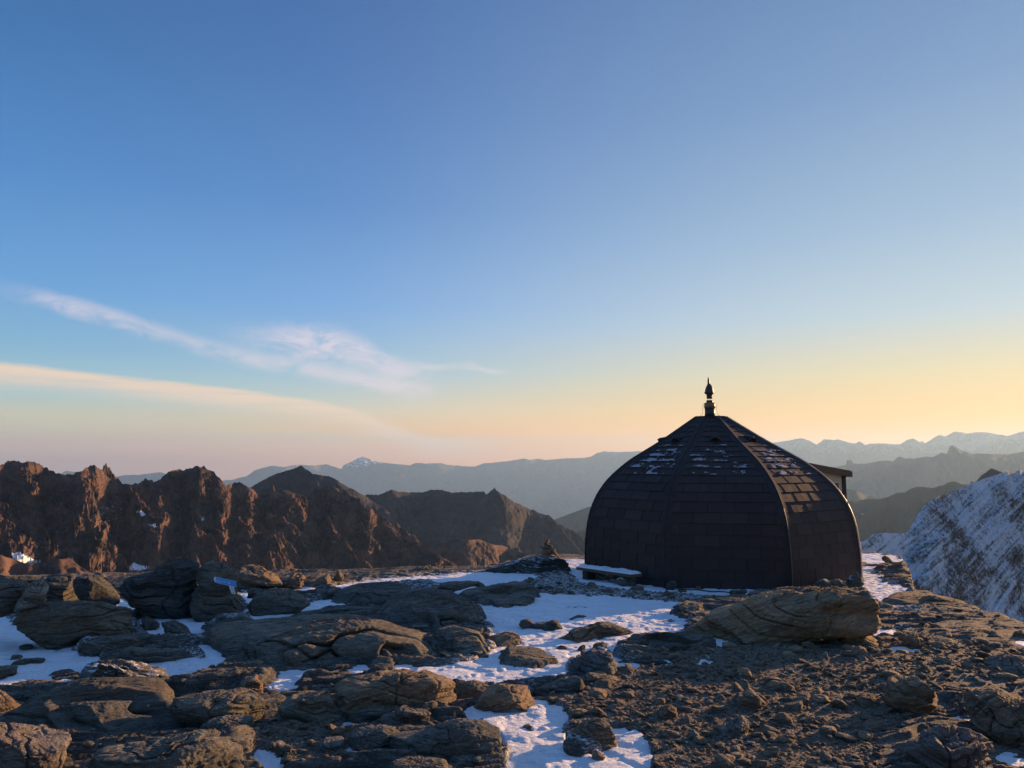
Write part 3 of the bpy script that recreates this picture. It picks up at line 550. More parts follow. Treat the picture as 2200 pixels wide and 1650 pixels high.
def build_ground():
    aa = np.radians(np.concatenate([np.linspace(-75, -44, 60, endpoint=False), np.linspace(-44, 44, 1250), np.linspace(44, 85, 80)[1:]]))
    rr = np.exp(np.concatenate([np.linspace(math.log(1.2), math.log(2.9), 40, endpoint=False), np.linspace(math.log(2.9), math.log(22), 900), np.linspace(math.log(22), math.log(90), 60)[1:]]))
    A, Rr = np.meshgrid(aa, rr); x = Rr * np.sin(A); y = Rr * np.cos(A)
    b, sn, du, gr = ground_fields(x, y)
    snb = blur(sn, 3, 2); snw = blur(sn, 9, 2); du = np.maximum(blur(du, 8, 2), 0.60 * smooth(blur(sn.astype(float), 24, 2), 0.04, 0.5)); grb = blur(gr.astype(float), 10, 2)
    # layered bedrock : long low steps running across the view, dipping to the left
    ang = R(12)
    u = x * math.cos(ang) + y * math.sin(ang); v = -x * math.sin(ang) + y * math.cos(ang)
    wv = v + 0.30 * fbm(P3(u * 0.5, v * 0.6, 2.0), 4) + 0.10 * fbm(P3(u * 1.2, v * 2.4, 7.0), 3)
    big = fbm(P3(u * 0.35, wv * 0.75, 1.0), 4)
    st = fbm(P3(u * 0.55, wv * 3.4, 4.0), 4, 0.55)
    q = st * 5.0; fr = q - np.floor(q); terr = (np.floor(q) + smooth(fr, 0.55, 0.95)) / 5.0       # ledges with sharp risers
    st2 = fbm(P3(u * 1.6, wv * 11.0, 5.0), 5, 0.6, ridged=True)
    fn = fbm(P3(x * 9, y * 9, 3), 5, 0.65)
    crk = np.abs(fbm(P3(u * 1.1, wv * 2.2, 12.0), 4)); crk = 1 - smooth(crk, 0.0, 0.035)
    rock = 0.07 * big + 0.17 * terr + 0.035 * st2 + 0.014 * fn - 0.05 * crk
    # gravel : heaped small stones
    cob = fbm(P3(x * 6, y * 6, 2), 5, 0.7, ridged=True); cob2 = fbm(P3(x * 17, y * 17, 5), 4, 0.7, ridged=True)
    grav = 0.045 * big + 0.009 * cob + 0.008 * cob2 + 0.02 * fbm(P3(x * 2.2, y * 3.0, 55), 3)
    h = rock * (1 - grb) + grav * grb
    # hollows where the snow lies
    hollow = 0.80 * np.minimum(h, 0.12) - 0.062
    m = smooth(snw, 0.25, 0.75)
    h = (h + 0.032) * (1 - m) + hollow * m
    # outer edge of the plateau falls away
    er = np.interp(A, edge_az, edge_r)
    er2 = er + 0.35 * fbm(P3(x * 0.9, y * 0.9, 20), 4)
    over = np.maximum(Rr - er2, 0)
    rel = h * (1 - 0.5 * smooth(Rr, er * 0.75, er)) * (1 - 0.55 * smooth(A, R(26), R(34)))
    z = b + rel - 1.15 * over ** 1.25 * smooth(over, -0.2, 1.0) + 0.25 * smooth(over, 0, 2) * fbm(P3(x * 1.3, y * 1.3, 30), 5)
    z = np.maximum(z, b - 60 - 0.1 * Rr)
    v3 = np.stack([x, y, z], -1).reshape(-1, 3)
    me = mesh('ground', v3, grid_faces(len(rr), len(aa)), M['ground'], True, dict(dust=du.ravel(), gravel=grb.ravel()))
    link('ground', me, kind='structure', label='layered schist bedrock and gravel of the plateau')
    # snow
    sfl = 0.030 + 0.03 * big + 0.010 * fbm(P3(x * 3, y * 3, 40), 4) + 0.006 * fbm(P3(x * 14, y * 22, 41), 4) - 0.016 * smooth(fbm(P3(x * 3.4, y * 3.4, 61), 3, ridged=True), 0.35, 0.75)
    zs = b + sfl * 0.8 - 0.005 - 0.25 * (1 - smooth(snw, 0.02, 0.22)) - 2.5 * smooth(over, 0.0, 0.6)
    vs = np.stack([x, y, zs], -1).reshape(-1, 3); f = grid_faces(len(rr), len(aa))
    keep = (snw.ravel() > 0.02)[f].any(1) & (over.ravel() < 0.8)[f].all(1); f = f[keep]
    used = np.unique(f); remap = np.full(len(vs), -1); remap[used] = np.arange(len(used))
    me = mesh('snow_patches', vs[used], remap[f], M['snow'], True)
    link('snow_patches', me, kind='structure', label='thin old snow lying in the hollows between the slabs')
    def sampler(px_, py_):
        return None
    return aa, rr, z
G_aa, G_rr, G_z = build_ground()
def gz(x, y):
    """height of the built ground"""
    a = np.arctan2(x, y); r = np.hypot(x, y)
    i = np.clip(np.searchsorted(G_rr, r), 1, len(G_rr) - 1); j = np.clip(np.searchsorted(G_aa, a), 1, len(G_aa) - 1)
    return G_z[i, j]

# ------------------------------------------------------------------ rocks
def ray_rho(poly, cx, cy, th):
    p = np.asarray(poly, float) - (cx, cy); n = len(p); rho = np.zeros(th.shape)
    dx, dy = np.cos(th), np.sin(th)
    for k in range(n):
        a = p[k]; e = p[(k + 1) % n] - a
        den = dx * e[1] - dy * e[0]; den = np.where(np.abs(den) < 1e-9, 1e-9, den)
        t = (a[0] * e[1] - a[1] * e[0]) / den; s = (a[0] * dy - a[1] * dx) / den
        ok = (t > 0) & (s >= -1e-6) & (s <= 1 + 1e-6)
        rho = np.where(ok, np.maximum(rho, t), rho)
    miss = rho <= 0
    if miss.any(): rho[miss] = np.median(rho[~miss])
    return rho
def centroid(poly):
    p = np.asarray(poly, float); x, y = p[:, 0], p[:, 1]; x1, y1 = np.roll(x, -1), np.roll(y, -1)
    c = x * y1 - x1 * y; A = c.sum() / 2
    return ((x + x1) * c).sum() / (6 * A), ((y + y1) * c).sum() / (6 * A)

rock_n = 0
def rock(label, poly, mat='rock', kind='L', depth=1.0, p=3.3, h=None, facets=11, rough=1.0, name='boulder', group=None, tilt=(0, 0), sink=0.0, ledge=1.0, dy=0.0, parent=None, dist=None):
    """kind L: a lump whose upright outline is traced; kind F: a flat slab whose plan outline is traced"""
    global rock_n; rock_n += 1; rs = np.random.default_rng(100 + rock_n)
    poly = np.asarray(poly, float); cx, cy = centroid(poly)
    if not inpoly(np.array([cx]), np.array([cy]), poly)[0]: cx, cy = poly.mean(0)
    wpx = np.ptp(poly[:, 0]); lvl = 6 if wpx > 170 else 5 if wpx > 42 else 4 if wpx > 18 else 3
    d, f = ico(lvl); d = d.copy()
    if kind == 'L':
        bx = cx; by = poly[:, 1].max()
        c0 = gpt(bx, by); dist0 = math.hypot(c0[0], c0[1]) if dist is None else dist
        a0 = math.atan2(c0[0], c0[1]); sc = dist0 / F / math.cos(a0) * 1.0
        hpx = np.ptp(poly[:, 1]); wm = wpx * dist0 / F; hm = hpx * dist0 / F
        D = depth * min(0.5 * wm, 0.95 * hm)
        dc = dist0 + 0.62 * D
        P = pt(poly[:, 0], poly[:, 1], dc); Cc = pt(np.array(cx), np.array(cy), dc)
        rt = np.array([math.cos(a0), -math.sin(a0), 0]); fw = np.array([math.sin(a0), math.cos(a0), 0])
        q = np.stack([(P - Cc) @ rt, (P - Cc)[:, 2]], -1)
        th = np.arctan2(d[:, 1], d[:, 0]); rho = ray_rho(q, 0, 0, th)
        a = np.hypot(d[:, 0], d[:, 1]); k_ = ((a / rho) ** p + (np.abs(d[:, 2]) / D) ** p) ** (-1 / p)
        L = d * k_[:, None]
        v = L[:, 0:1] * rt + L[:, 1:2] * np.array([0, 0, 1.0]) + L[:, 2:3] * fw
        size = (wm * hm * D) ** (1 / 3); cen = Cc
        tang = [rt, fw]
    else:
        P = gpt(poly[:, 0], poly[:, 1]); Cc = gpt(np.array(cx), np.array(cy)); q = (P - Cc)[:, :2]
        if h is None: h = 0.07
        th = np.arctan2(d[:, 1], d[:, 0]); rho = ray_rho(q, 0, 0, th)
        a = np.hypot(d[:, 0], d[:, 1]); k_ = ((a / rho) ** p + (np.abs(d[:, 2]) / h) ** p) ** (-1 / p)
        v = d * k_[:, None]
        wm = np.ptp(q[:, 0]); size = (wm * max(np.ptp(q[:, 1]), .05) * h) ** (1 / 3); cen = Cc + np.array([0, 0, 0.0])
        v[:, 2] += tilt[0] * v[:, 0] + tilt[1] * v[:, 1]
    # coarse swell, then flat fracture planes cut through it
    off = rs.uniform(0, 50, 3); fq = 1.0 / max(size, 0.03)
    nd = v / np.maximum(np.linalg.norm(v, axis=1, keepdims=True), 1e-6)
    big = fbm((v + off) * fq * 0.9, 4, 0.5)
    v = v + nd * (size * 0.10 * rough * (0.5 if kind == 'F' else 1.0) * big)[:, None]
    for _ in range(facets + 4):
        n_ = rs.normal(size=3)
        if kind == 'F': n_[2] = abs(n_[2]) + 0.9; n_ /= np.linalg.norm(n_)
        else: n_[2] = abs(n_[2]) * 0.7; n_ /= np.linalg.norm(n_)
        s = v @ n_; mx = s.max(); cut = mx * rs.uniform(0.72, 0.93)
        ex = np.maximum(s - cut, 0); v = v - (ex * 0.98)[:, None] * n_
    g = v + off
    nd = v / np.maximum(np.linalg.norm(v, axis=1, keepdims=True), 1e-6)
    nb = np.array([0.22 + tilt[0], -0.5, 0.84]) if kind == 'F' else np.array([0.16, -0.16, 0.97])
    sl = (v @ nb) * fq * 5 + 1.2 * fbm(g * fq * 0.8, 3)
    lay = fbm(P3(sl, off[0], g[:, 0] * fq * 0.35), 4, 0.6, ridged=True)
    fin = fbm(g * max(fq * 5, 12), 5, 0.6, ridged=True)
    crk = np.abs(fbm(g * fq * 0.8 + 31, 3)); crk = 1 - smooth(crk, 0.0, 0.03)
    qs = sl * 1.3 + 0.5 * big; stp = np.floor(qs) + smooth(qs - np.floor(qs), 0.72, 0.95)
    hsh = np.interp(stp, np.arange(-60, 61), np.random.default_rng(rock_n).uniform(-1, 1, 121))      # each bed stands proud or back
    gro = np.exp(-((qs - np.round(qs)) / 0.045) ** 2) * smooth(fbm(g * fq * 1.1 + 9, 3), -0.25, 0.1)
    fin2 = fbm(g * max(fq * 2.2, 6) + 5, 4, 0.6, ridged=True)
    micro = fbm(g * 55.0, 3, 0.6) * min(0.006, size * 0.03)
    kf_ = 0.55 if kind == 'F' else 0.85
    dsp = size * (0.045 * ledge * (lay - 0.4) + 0.058 * ledge * hsh + kf_ * 0.030 * (fin - 0.4) + kf_ * 0.024 * (fin2 - 0.4) - 0.055 * crk - 0.075 * gro * ledge) * rough + micro
    v = v + nd * dsp[:, None]
    name_ = name
    me = mesh(name_, v, f, M[mat] if isinstance(mat, str) else mat, True)
    return link(name_, me, loc=tuple(cen + np.array([0, 0, -sink])), label=label, cat='rock', group=group, parent=parent)

RK = rock
# ---- back left: the boulder carrying the sign, and its neighbours
sign_rock = RK('massive dark boulder with the blue sign, right half of the split pair', ZA([(1325, 92), (1440, 95), (1525, 130), (1600, 190), (1615, 300), (1645, 350), (1668, 400), (1668, 478), (1500, 486), (1340, 470), (1300, 380), (1300, 200)]), depth=0.9, p=3.6, facets=10, ledge=1.5)
RK('massive dark layered boulder, left half of the split pair', ZA([(732, 190), (1000, 165), (1140, 103), (1290, 85), (1350, 130), (1352, 320), (1345, 465), (1200, 476), (1050, 432), (890, 372), (800, 265)]), depth=0.8, p=3.2, facets=10, ledge=1.6)
RK('big broad slab tilting over the snow, lower left of the sign boulder', ZA([(40, 460), (180, 400), (350, 372), (600, 368), (760, 398), (955, 408), (958, 572), (700, 582), (520, 590), (430, 648), (350, 668), (270, 622), (200, 592), (100, 525)]), depth=0.7, p=3.2, facets=9)
RK('upright leaning stone with rounded top at the left margin', ZA([(90, 420), (160, 300), (200, 222), (270, 200), (318, 270), (302, 345), (200, 395)]), mat='rock_grey', depth=0.6, facets=6, dist=8.6)
RK('dark smooth slab cut by the left margin of the view', ZA([(-200, 190), (0, 205), (200, 205), (170, 290), (110, 395), (0, 445), (-200, 450)]), depth=0.8, p=3.2, facets=6, dist=8.9)
RK('low ledge behind the upright leaning stone', ZA([(300, 200), (420, 192), (505, 198), (542, 300), (580, 345), (500, 372), (280, 375), (260, 320)]), depth=0.8, p=3.5, ledge=1.8)
RK('dark blocky rock between the ledge and the sign boulder', ZA([(480, 198), (600, 178), (725, 190), (780, 280), (812, 368), (680, 342), (540, 325)]), depth=0.8, p=3.2, dist=10.8)
RK('dark rock far left on the rim of the plateau', ZA([(-150, 150), (60, 175), (250, 178), (480, 182), (500, 215), (200, 225), (-150, 225)]), kind='L', depth=0.6, p=3, dist=12.5)
RK('small rounded stone at the right end of the big broad slab', ZA([(958, 472), (1035, 476), (1078, 512), (1032, 560), (962, 560)]), facets=5, name='stone')
RK('half buried pointed stone in snow below the split boulders', ZA([(1098, 502), (1180, 493), (1260, 528), (1312, 572), (1230, 600), (1150, 598), (1112, 552)]), facets=6)
RK('long low slab right of the half buried pointed stone', ZA([(1285, 527), (1500, 490), (1640, 470), (1760, 492), (1855, 555), (1600, 565), (1450, 568)]), depth=0.7, facets=6, ledge=1.5)
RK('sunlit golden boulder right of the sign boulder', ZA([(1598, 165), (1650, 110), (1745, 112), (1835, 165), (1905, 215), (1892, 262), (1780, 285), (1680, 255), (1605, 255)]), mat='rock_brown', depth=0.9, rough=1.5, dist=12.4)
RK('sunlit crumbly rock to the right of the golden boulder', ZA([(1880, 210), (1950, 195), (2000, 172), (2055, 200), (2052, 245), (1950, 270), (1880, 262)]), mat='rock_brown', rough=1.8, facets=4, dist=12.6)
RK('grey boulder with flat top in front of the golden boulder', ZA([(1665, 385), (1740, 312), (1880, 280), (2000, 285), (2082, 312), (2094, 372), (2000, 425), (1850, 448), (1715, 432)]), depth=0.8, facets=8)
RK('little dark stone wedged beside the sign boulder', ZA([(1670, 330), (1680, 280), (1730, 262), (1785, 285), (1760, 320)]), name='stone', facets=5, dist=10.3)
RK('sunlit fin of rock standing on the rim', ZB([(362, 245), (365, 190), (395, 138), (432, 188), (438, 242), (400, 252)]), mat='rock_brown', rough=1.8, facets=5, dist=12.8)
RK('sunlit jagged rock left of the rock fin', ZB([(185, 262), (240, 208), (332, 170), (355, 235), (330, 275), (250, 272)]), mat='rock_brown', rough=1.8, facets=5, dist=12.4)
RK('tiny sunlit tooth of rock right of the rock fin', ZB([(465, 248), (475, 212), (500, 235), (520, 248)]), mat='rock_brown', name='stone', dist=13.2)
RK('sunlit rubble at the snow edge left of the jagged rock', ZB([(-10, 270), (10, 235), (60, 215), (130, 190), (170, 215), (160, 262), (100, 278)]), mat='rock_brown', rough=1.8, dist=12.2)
RK('low rounded rock with one sunlit end under the jagged rock', ZB([(230, 350), (240, 290), (340, 268), (440, 270), (462, 300), (400, 325), (320, 362)]), mat='rock', dist=11.0)
RK('dark mound on the rim behind the long snow strip', ZB([(560, 222), (700, 180), (900, 152), (990, 122), (1100, 140), (1185, 126), (1290, 155), (1300, 175), (1100, 195), (900, 218), (700, 232)]), depth=0.5, ledge=1.6, rough=1.3, dist=14.4)
RK('bedrock hump on the rim below the cairn', ZB([(1320, 160), (1420, 130), (1560, 90), (1640, 62), (1750, 45), (1850, 48), (1960, 60), (1975, 165), (1700, 182), (1480, 172)]), mat='rock_snowy', depth=0.9, p=2.4, ledge=1.2, rough=1.3, facets=5, dist=14.0)
RK('broad low grey slab in front of the long snow strip', ZB([(330, 385), (450, 300), (600, 245), (780, 236), (875, 300), (935, 368), (800, 405), (640, 385), (450, 385)]), kind='F', h=0.14, facets=8, ledge=1.4)
RK('long dark lens shaped rock between two snow tongues', ZB([(915, 312), (960, 278), (1150, 228), (1380, 208), (1465, 216), (1300, 242), (1200, 272), (1100, 322), (980, 326)]), depth=0.8, facets=6)
RK('small pebble shaped stone just under the lens shaped rock', ZB([(1015, 355), (1060, 340), (1120, 345), (1100, 362), (1040, 368)]), name='stone')
RK('wide flat slab in the upper middle of the snow field', ZB([(1150, 355), (1300, 302), (1460, 290), (1490, 268), (1700, 262), (1785, 300), (1700, 372), (1600, 404), (1350, 404), (1250, 372)]), kind='F', h=0.13, ledge=1.6)
# ---- middle
RK('long smooth whaleback slab with rust tinted crest in the middle', ZB([(560, 525), (700, 440), (900, 392), (1100, 388), (1300, 430), (1382, 490), (1404, 580), (1385, 622), (1250, 602), (1000, 545), (750, 565)]), kind='F', h=0.26, p=2.4, ledge=1.4)
RK('rounded sunlit shoulder slab under the whaleback slab', ZB([(1015, 602), (1180, 566), (1300, 598), (1385, 650), (1452, 712), (1350, 775), (1230, 745), (1150, 695)]), kind='F', h=0.18, p=2.4)
RK('thin sunlit ledge poking right from the whaleback slab', ZB([(1395, 640), (1500, 602), (1660, 622), (1688, 655), (1500, 668), (1420, 662)]), kind='F', h=0.12, mat='rock_brown')
RK('flat triangular slab lying on the snow in the centre', ZB([(1458, 680), (1700, 656), (1748, 700), (1872, 772), (1760, 802), (1640, 834), (1500, 818), (1478, 760)]), kind='F', h=0.09, facets=10)
RK('very long layered bedrock slab across the left middle', ZB([(-720, 625), (-386, 600), (14, 588), (300, 572), (600, 560), (900, 600), (1100, 650), (1200, 718), (1280, 790), (1200, 824), (1000, 818), (800, 792), (600, 775), (350, 770), (100, 812), (-100, 790), (-280, 710), (-480, 672)]), kind='F', h=0.20, p=3.0, ledge=2.0, facets=10)
RK('dark striped bedrock slab behind the very long slab', ZB([(-30, 520), (100, 480), (300, 450), (560, 440), (700, 470), (640, 530), (400, 540), (150, 550)]), kind='F', h=0.16, p=2.6, ledge=1.8)
RK('small stone beside the snow field, left of two', ZB([(1615, 500), (1640, 478), (1690, 470), (1722, 500), (1715, 530), (1650, 538)]))
RK('knobbly flat stone right of the small stone in the snow field', ZB([(1700, 510), (1850, 484), (1948, 500), (1902, 542), (1800, 550), (1720, 540)]))
RK('thin pointed sliver of stone on the snow field', ZB([(1930, 490), (2060, 452), (2088, 462), (2000, 486)]), kind='F', h=0.035, name='stone')
RK('long thin slab in the snow before the large brown boulder', ZC([(-95, 700), (60, 655), (250, 615), (500, 603), (612, 625), (560, 657), (300, 692), (50, 718), (-60, 718)]), kind='F', h=0.12, ledge=1.5)
RK('narrow slab right of the long thin slab', ZC([(540, 668), (640, 655), (740, 658), (720, 680), (600, 695)]), kind='F', h=0.06)
RK('small dark stone set in snow, leftmost of a row of three', ZB([(1855, 672), (1900, 652), (1950, 660), (1940, 676)]), name='stone')
RK('small dark peaked stone, middle of a row of three', ZB([(1995, 690), (2020, 668), (2065, 643), (2072, 680), (2030, 694)]), name='stone')
RK('dark peaked stone, rightmost of a row of three', ZB([(2095, 665), (2130, 640), (2190, 630), (2215, 655), (2160, 672)]), name='stone')
RK('grey angular block with pale speckles at the snow edge', ZB([(1925, 800), (2050, 712), (2150, 702), (2235, 712), (2282, 765), (2270, 820), (2200, 862), (2050, 868), (1928, 885)]), mat='rock_grey', depth=0.7, p=3.6, facets=10)
RK('dark pyramidal rock at the lower edge of the long slab', ZB([(545, 865), (640, 780), (770, 785), (865, 858), (760, 880), (640, 880)]), depth=0.8)
RK('dark wedge of rock in the snow right of the speckled block', ZC([(330, 955), (420, 915), (540, 878), (605, 880), (565, 932), (430, 968), (340, 972)]), depth=0.7)
RK('thin dark plank like slab lying above the wedge', ZC([(500, 845), (620, 838), (850, 843), (872, 870), (700, 885), (515, 878)]), depth=0.6, p=3.5)
RK('low bedrock shelf left of the large brown boulder', ZC([(310, 790), (500, 695), (800, 690), (1100, 682), (1300, 700), (1200, 762), (900, 795), (500, 830)]), kind='F', h=0.13, ledge=1.6)
RK('flat tongue of rock reaching left from the large brown boulder', ZC([(762, 517), (900, 480), (1050, 432), (1200, 430), (1100, 520), (960, 562), (830, 545)]), kind='F', h=0.12, ledge=1.4)
# ---- the big boulder before the dome
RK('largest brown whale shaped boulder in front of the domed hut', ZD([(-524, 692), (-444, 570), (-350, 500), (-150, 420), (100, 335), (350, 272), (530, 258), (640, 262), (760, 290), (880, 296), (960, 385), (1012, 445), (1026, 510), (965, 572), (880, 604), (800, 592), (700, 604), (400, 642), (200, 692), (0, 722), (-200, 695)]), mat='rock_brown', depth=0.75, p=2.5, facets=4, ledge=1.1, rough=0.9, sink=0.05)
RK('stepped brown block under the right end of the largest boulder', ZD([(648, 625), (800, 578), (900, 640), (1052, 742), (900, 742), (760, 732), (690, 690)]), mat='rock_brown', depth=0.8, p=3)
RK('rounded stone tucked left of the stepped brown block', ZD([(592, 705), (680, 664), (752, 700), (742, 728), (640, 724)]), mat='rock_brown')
RK('angular stone right of the stepped brown block', ZD([(1178, 665), (1230, 640), (1285, 628), (1312, 700), (1330, 755), (1240, 752), (1190, 732)]), mat='rock_brown')
RK('small dark block on the path right of the angular stone', ZD([(1338, 800), (1355, 778), (1400, 768), (1452, 800), (1440, 822), (1350, 825)]), name='stone')
RK('flat grey slab in the gravel at the right', ZD([(1315, 700), (1600, 682), (1630, 722), (1400, 785), (1325, 745)]), kind='F', h=0.07)
RK('snow topped ledge, lower of two right of the hut', ZD([(978, 225), (1100, 198), (1232, 205), (1265, 250), (1262, 298), (1150, 290), (1020, 275)]), mat='rock_brown', depth=0.8, p=3.6, ledge=2.0, dist=14.6)
RK('snow topped ledge, upper of two right of the hut', ZD([(978, 120), (1100, 118), (1190, 95), (1210, 130), (1205, 155), (1060, 168), (985, 145)]), mat='rock_brown', depth=0.8, p=3.6, ledge=2.0, dist=16.0)
RK('lone stone perched on the upper snow topped ledge', ZD([(1028, 70), (1050, 48), (1080, 58), (1112, 92), (1060, 98)]), mat='rock_brown', name='stone', dist=16.6)
RK('long slab on the rim above the snow slope', ZD([(1010, 420), (1200, 330), (1330, 345), (1600, 385), (1700, 420), (1870, 490), (1700, 500), (1400, 455), (1200, 440)]), kind='F', h=0.06, mat='rock_brown', ledge=1.6)
RK('pale lit slab near the right edge of the plateau', ZD([(1540, 640), (1760, 615), (2010, 640), (2000, 672), (1800, 672), (1600, 662)]), kind='F', h=0.06, mat='rock_brown')
RK('square stone at the right edge beyond the pale slab', ZD([(2010, 665), (2020, 620), (2090, 608), (2160, 640), (2150, 680)]), mat='rock_brown')
RK('snow capped stone at the right foot of the hut', ZD([(748, 262), (790, 210), (840, 185), (895, 188), (912, 250), (860, 285), (790, 285)]), mat='rock_snowy', dist=11.9)
RK('snow capped stone in the middle of the row at the foot of the hut', ZD([(640, 262), (668, 232), (710, 222), (752, 250), (740, 275)]), mat='rock_snowy', dist=11.9)
RK('snow capped stone at the left of the row at the foot of the hut', ZD([(530, 270), (560, 235), (600, 222), (655, 258), (640, 280)]), mat='rock_snowy', dist=11.8)
# ---- around the hut base
RK('dark pentagonal stone leaning against the hut wall', ZC([(798, 262), (840, 245), (872, 235), (902, 258), (872, 305), (812, 306)]))
RK('small brown brick shaped stone right of the pentagonal stone', ZC([(888, 298), (965, 294), (972, 325), (900, 318)]), mat='rock_brown', name='stone')
RK('tiny square stone in the snow by the hut wall', ZC([(1028, 282), (1070, 277), (1074, 302), (1034, 303)]), mat='rock_brown', name='stone')
RK('flat stones under the hut near the largest boulder', ZC([(1268, 335), (1310, 312), (1385, 308), (1435, 310), (1392, 348), (1290, 356)]), ledge=1.8)
RK('low oval stone between the cable and the pentagonal stone', ZC([(775, 340), (800, 322), (870, 330), (890, 352), (820, 360)]))
RK('flat sharp edged stone on the dusted gravel below the bench', ZC([(285, 322), (330, 312), (420, 303), (426, 345), (300, 348)]))
RK('frosted round stone propping the right end of the bench', ZC([(438, 222), (470, 200), (540, 192), (585, 215), (588, 262), (520, 285), (445, 258)]), mat='rock_snowy')
RK('frosted flat stone under the middle of the bench', ZC([(258, 210), (300, 190), (420, 185), (438, 215), (330, 240), (275, 232)]), mat='rock_snowy')
RK('small stone under the left end of the bench', ZC([(168, 182), (185, 165), (262, 158), (275, 188), (200, 192)]))
# ---- left foreground
RK('flat stone with square left end in the left snow', ZA([(478, 660), (560, 645), (700, 600), (850, 585), (1010, 610), (1005, 642), (870, 665), (650, 702), (640, 722), (520, 720)]), depth=0.6, p=3)
RK('long flat slab with an orange sunlit patch', ZA([(645, 715), (720, 680), (900, 668), (1060, 678), (1300, 672), (1445, 710), (1392, 775), (1100, 757), (900, 772), (700, 748)]), depth=0.7, p=3)
RK('craggy frosted boulder with golden sunlit faces', ZA([(518, 900), (548, 820), (620, 758), (750, 743), (870, 762), (930, 788), (1060, 818), (1150, 868), (1182, 908), (1050, 905), (900, 955), (700, 985), (560, 990), (530, 945)]), mat='rock_snowy', depth=0.8, rough=1.6, facets=10)
RK('small oval stone alone in the left snow', ZA([(128, 662), (180, 643), (228, 650), (215, 672), (160, 682)]), name='stone')
RK('low stone above the long flat stone at far left', ZA([(60, 735), (90, 716), (165, 718), (120, 750), (70, 750)]), name='stone')
RK('long flat stone at far left in the snow', ZA([(28, 775), (160, 738), (315, 733), (320, 770), (280, 788), (100, 788)]), depth=0.8, p=3)
RK('dark rounded slab cut by the left margin in the snow', ZA([(-150, 800), (0, 793), (150, 793), (218, 827), (100, 862), (-150, 885)]), depth=0.8)
RK('thin dark sheet of rock left of the craggy frosted boulder', ZA([(298, 862), (420, 838), (545, 828), (540, 902), (380, 900)]), kind='F', h=0.05)
RK('dark heap of rock right of the craggy frosted boulder', ZA([(1265, 918), (1380, 868), (1500, 828), (1620, 838), (1645, 880), (1600, 915), (1350, 935)]), depth=0.8)
RK('flat brown capstone sitting on the dark heap', ZA([(1575, 812), (1640, 768), (1740, 752), (1835, 800), (1845, 828), (1700, 835)]), mat='rock_brown', depth=0.8, p=3)
RK('small golden tussocky rock below the brown capstone', ZA([(1598, 942), (1640, 888), (1720, 868), (1772, 900), (1762, 962), (1680, 985)]), mat='rock_brown', rough=2.0)
RK('grey stone at the tip of the lit snow in the left middle', ZA([(1365, 858), (1390, 825), (1440, 820), (1480, 845), (1440, 870)]), name='stone')
RK('sunlit orange rock at the left margin', ZA([(-200, 985), (0, 975), (120, 1036), (225, 1080), (100, 1115), (0, 1145), (-200, 1145)]), mat='rock_brown', depth=0.8)
RK('thin rusty slab at the lower edge of the left snow', ZA([(-150, 945), (150, 932), (550, 940), (565, 972), (300, 1010), (-150, 1000)]), mat='rock_brown', kind='F', h=0.07, ledge=1.6)
RK('broad cracked bedrock hump filling the lower left', ZA([(-100, 1175), (100, 1120), (250, 1080), (550, 1010), (800, 960), (1000, 950), (1110, 1000), (1090, 1100), (1190, 1150), (1200, 1230), (950, 1300), (600, 1300), (200, 1280), (-100, 1290)]), kind='F', h=0.17, p=2.8, ledge=1.8, facets=12)
RK('brown ledge of bedrock behind the broad cracked hump', ZA([(1095, 1035), (1300, 1005), (1500, 988), (1780, 955), (1808, 1040), (1755, 1135), (1500, 1152), (1280, 1195), (1205, 1145)]), depth=0.7, p=3, ledge=1.5)
RK('smooth dark rounded bedrock under the brown ledge', ZA([(1265, 1215), (1400, 1160), (1600, 1128), (1722, 1148), (1785, 1230), (1755, 1300), (1650, 1300), (1400, 1262)]), depth=0.8, p=2.8)
RK('dark tilted slab left of the largest sunlit block', ZA([(1795, 1140), (1900, 1050), (2100, 968), (2200, 960), (2290, 1060), (2300, 1150), (2180, 1205), (2000, 1208), (1850, 1212)]), depth=0.7, p=3)
RK('pinkish smooth boulder in the bottom left corner', ZA([(-200, 1200), (0, 1218), (200, 1240), (470, 1233), (482, 1270), (452, 1370), (420, 1430), (440, 1620), (-200, 1620)]), mat='rock_pink', depth=0.7, p=3.6, facets=8, ledge=0.4)
RK('large rounded boulder at the bottom, right of the pinkish one', ZA([(420, 1530), (500, 1440), (650, 1395), (850, 1360), (1100, 1298), (1350, 1253), (1520, 1263), (1655, 1318), (1705, 1400), (1755, 1480), (1740, 1620), (430, 1620)]), depth=0.7, p=3, facets=8, ledge=0.7)
# ---- centre foreground
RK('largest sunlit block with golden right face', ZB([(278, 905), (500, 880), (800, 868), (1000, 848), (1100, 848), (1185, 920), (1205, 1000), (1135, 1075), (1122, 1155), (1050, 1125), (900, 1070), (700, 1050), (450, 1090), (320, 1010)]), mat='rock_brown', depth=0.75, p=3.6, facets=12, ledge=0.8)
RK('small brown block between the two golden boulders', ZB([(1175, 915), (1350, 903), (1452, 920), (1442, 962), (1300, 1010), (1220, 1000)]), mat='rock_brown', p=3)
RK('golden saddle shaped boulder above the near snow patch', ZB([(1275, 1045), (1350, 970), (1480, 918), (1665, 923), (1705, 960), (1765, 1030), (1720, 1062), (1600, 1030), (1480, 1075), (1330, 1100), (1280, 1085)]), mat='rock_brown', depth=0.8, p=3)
RK('dark slab under the left end of the largest sunlit block', ZB([(0, 1065), (280, 978), (380, 1050), (455, 1100), (402, 1185), (250, 1195), (100, 1185)]), depth=0.7, p=3)
RK('square dark stone below the largest sunlit block', ZB([(440, 1185), (498, 1060), (700, 1033), (862, 1060), (800, 1110), (650, 1155), (580, 1175)]), depth=0.8, p=3.4)
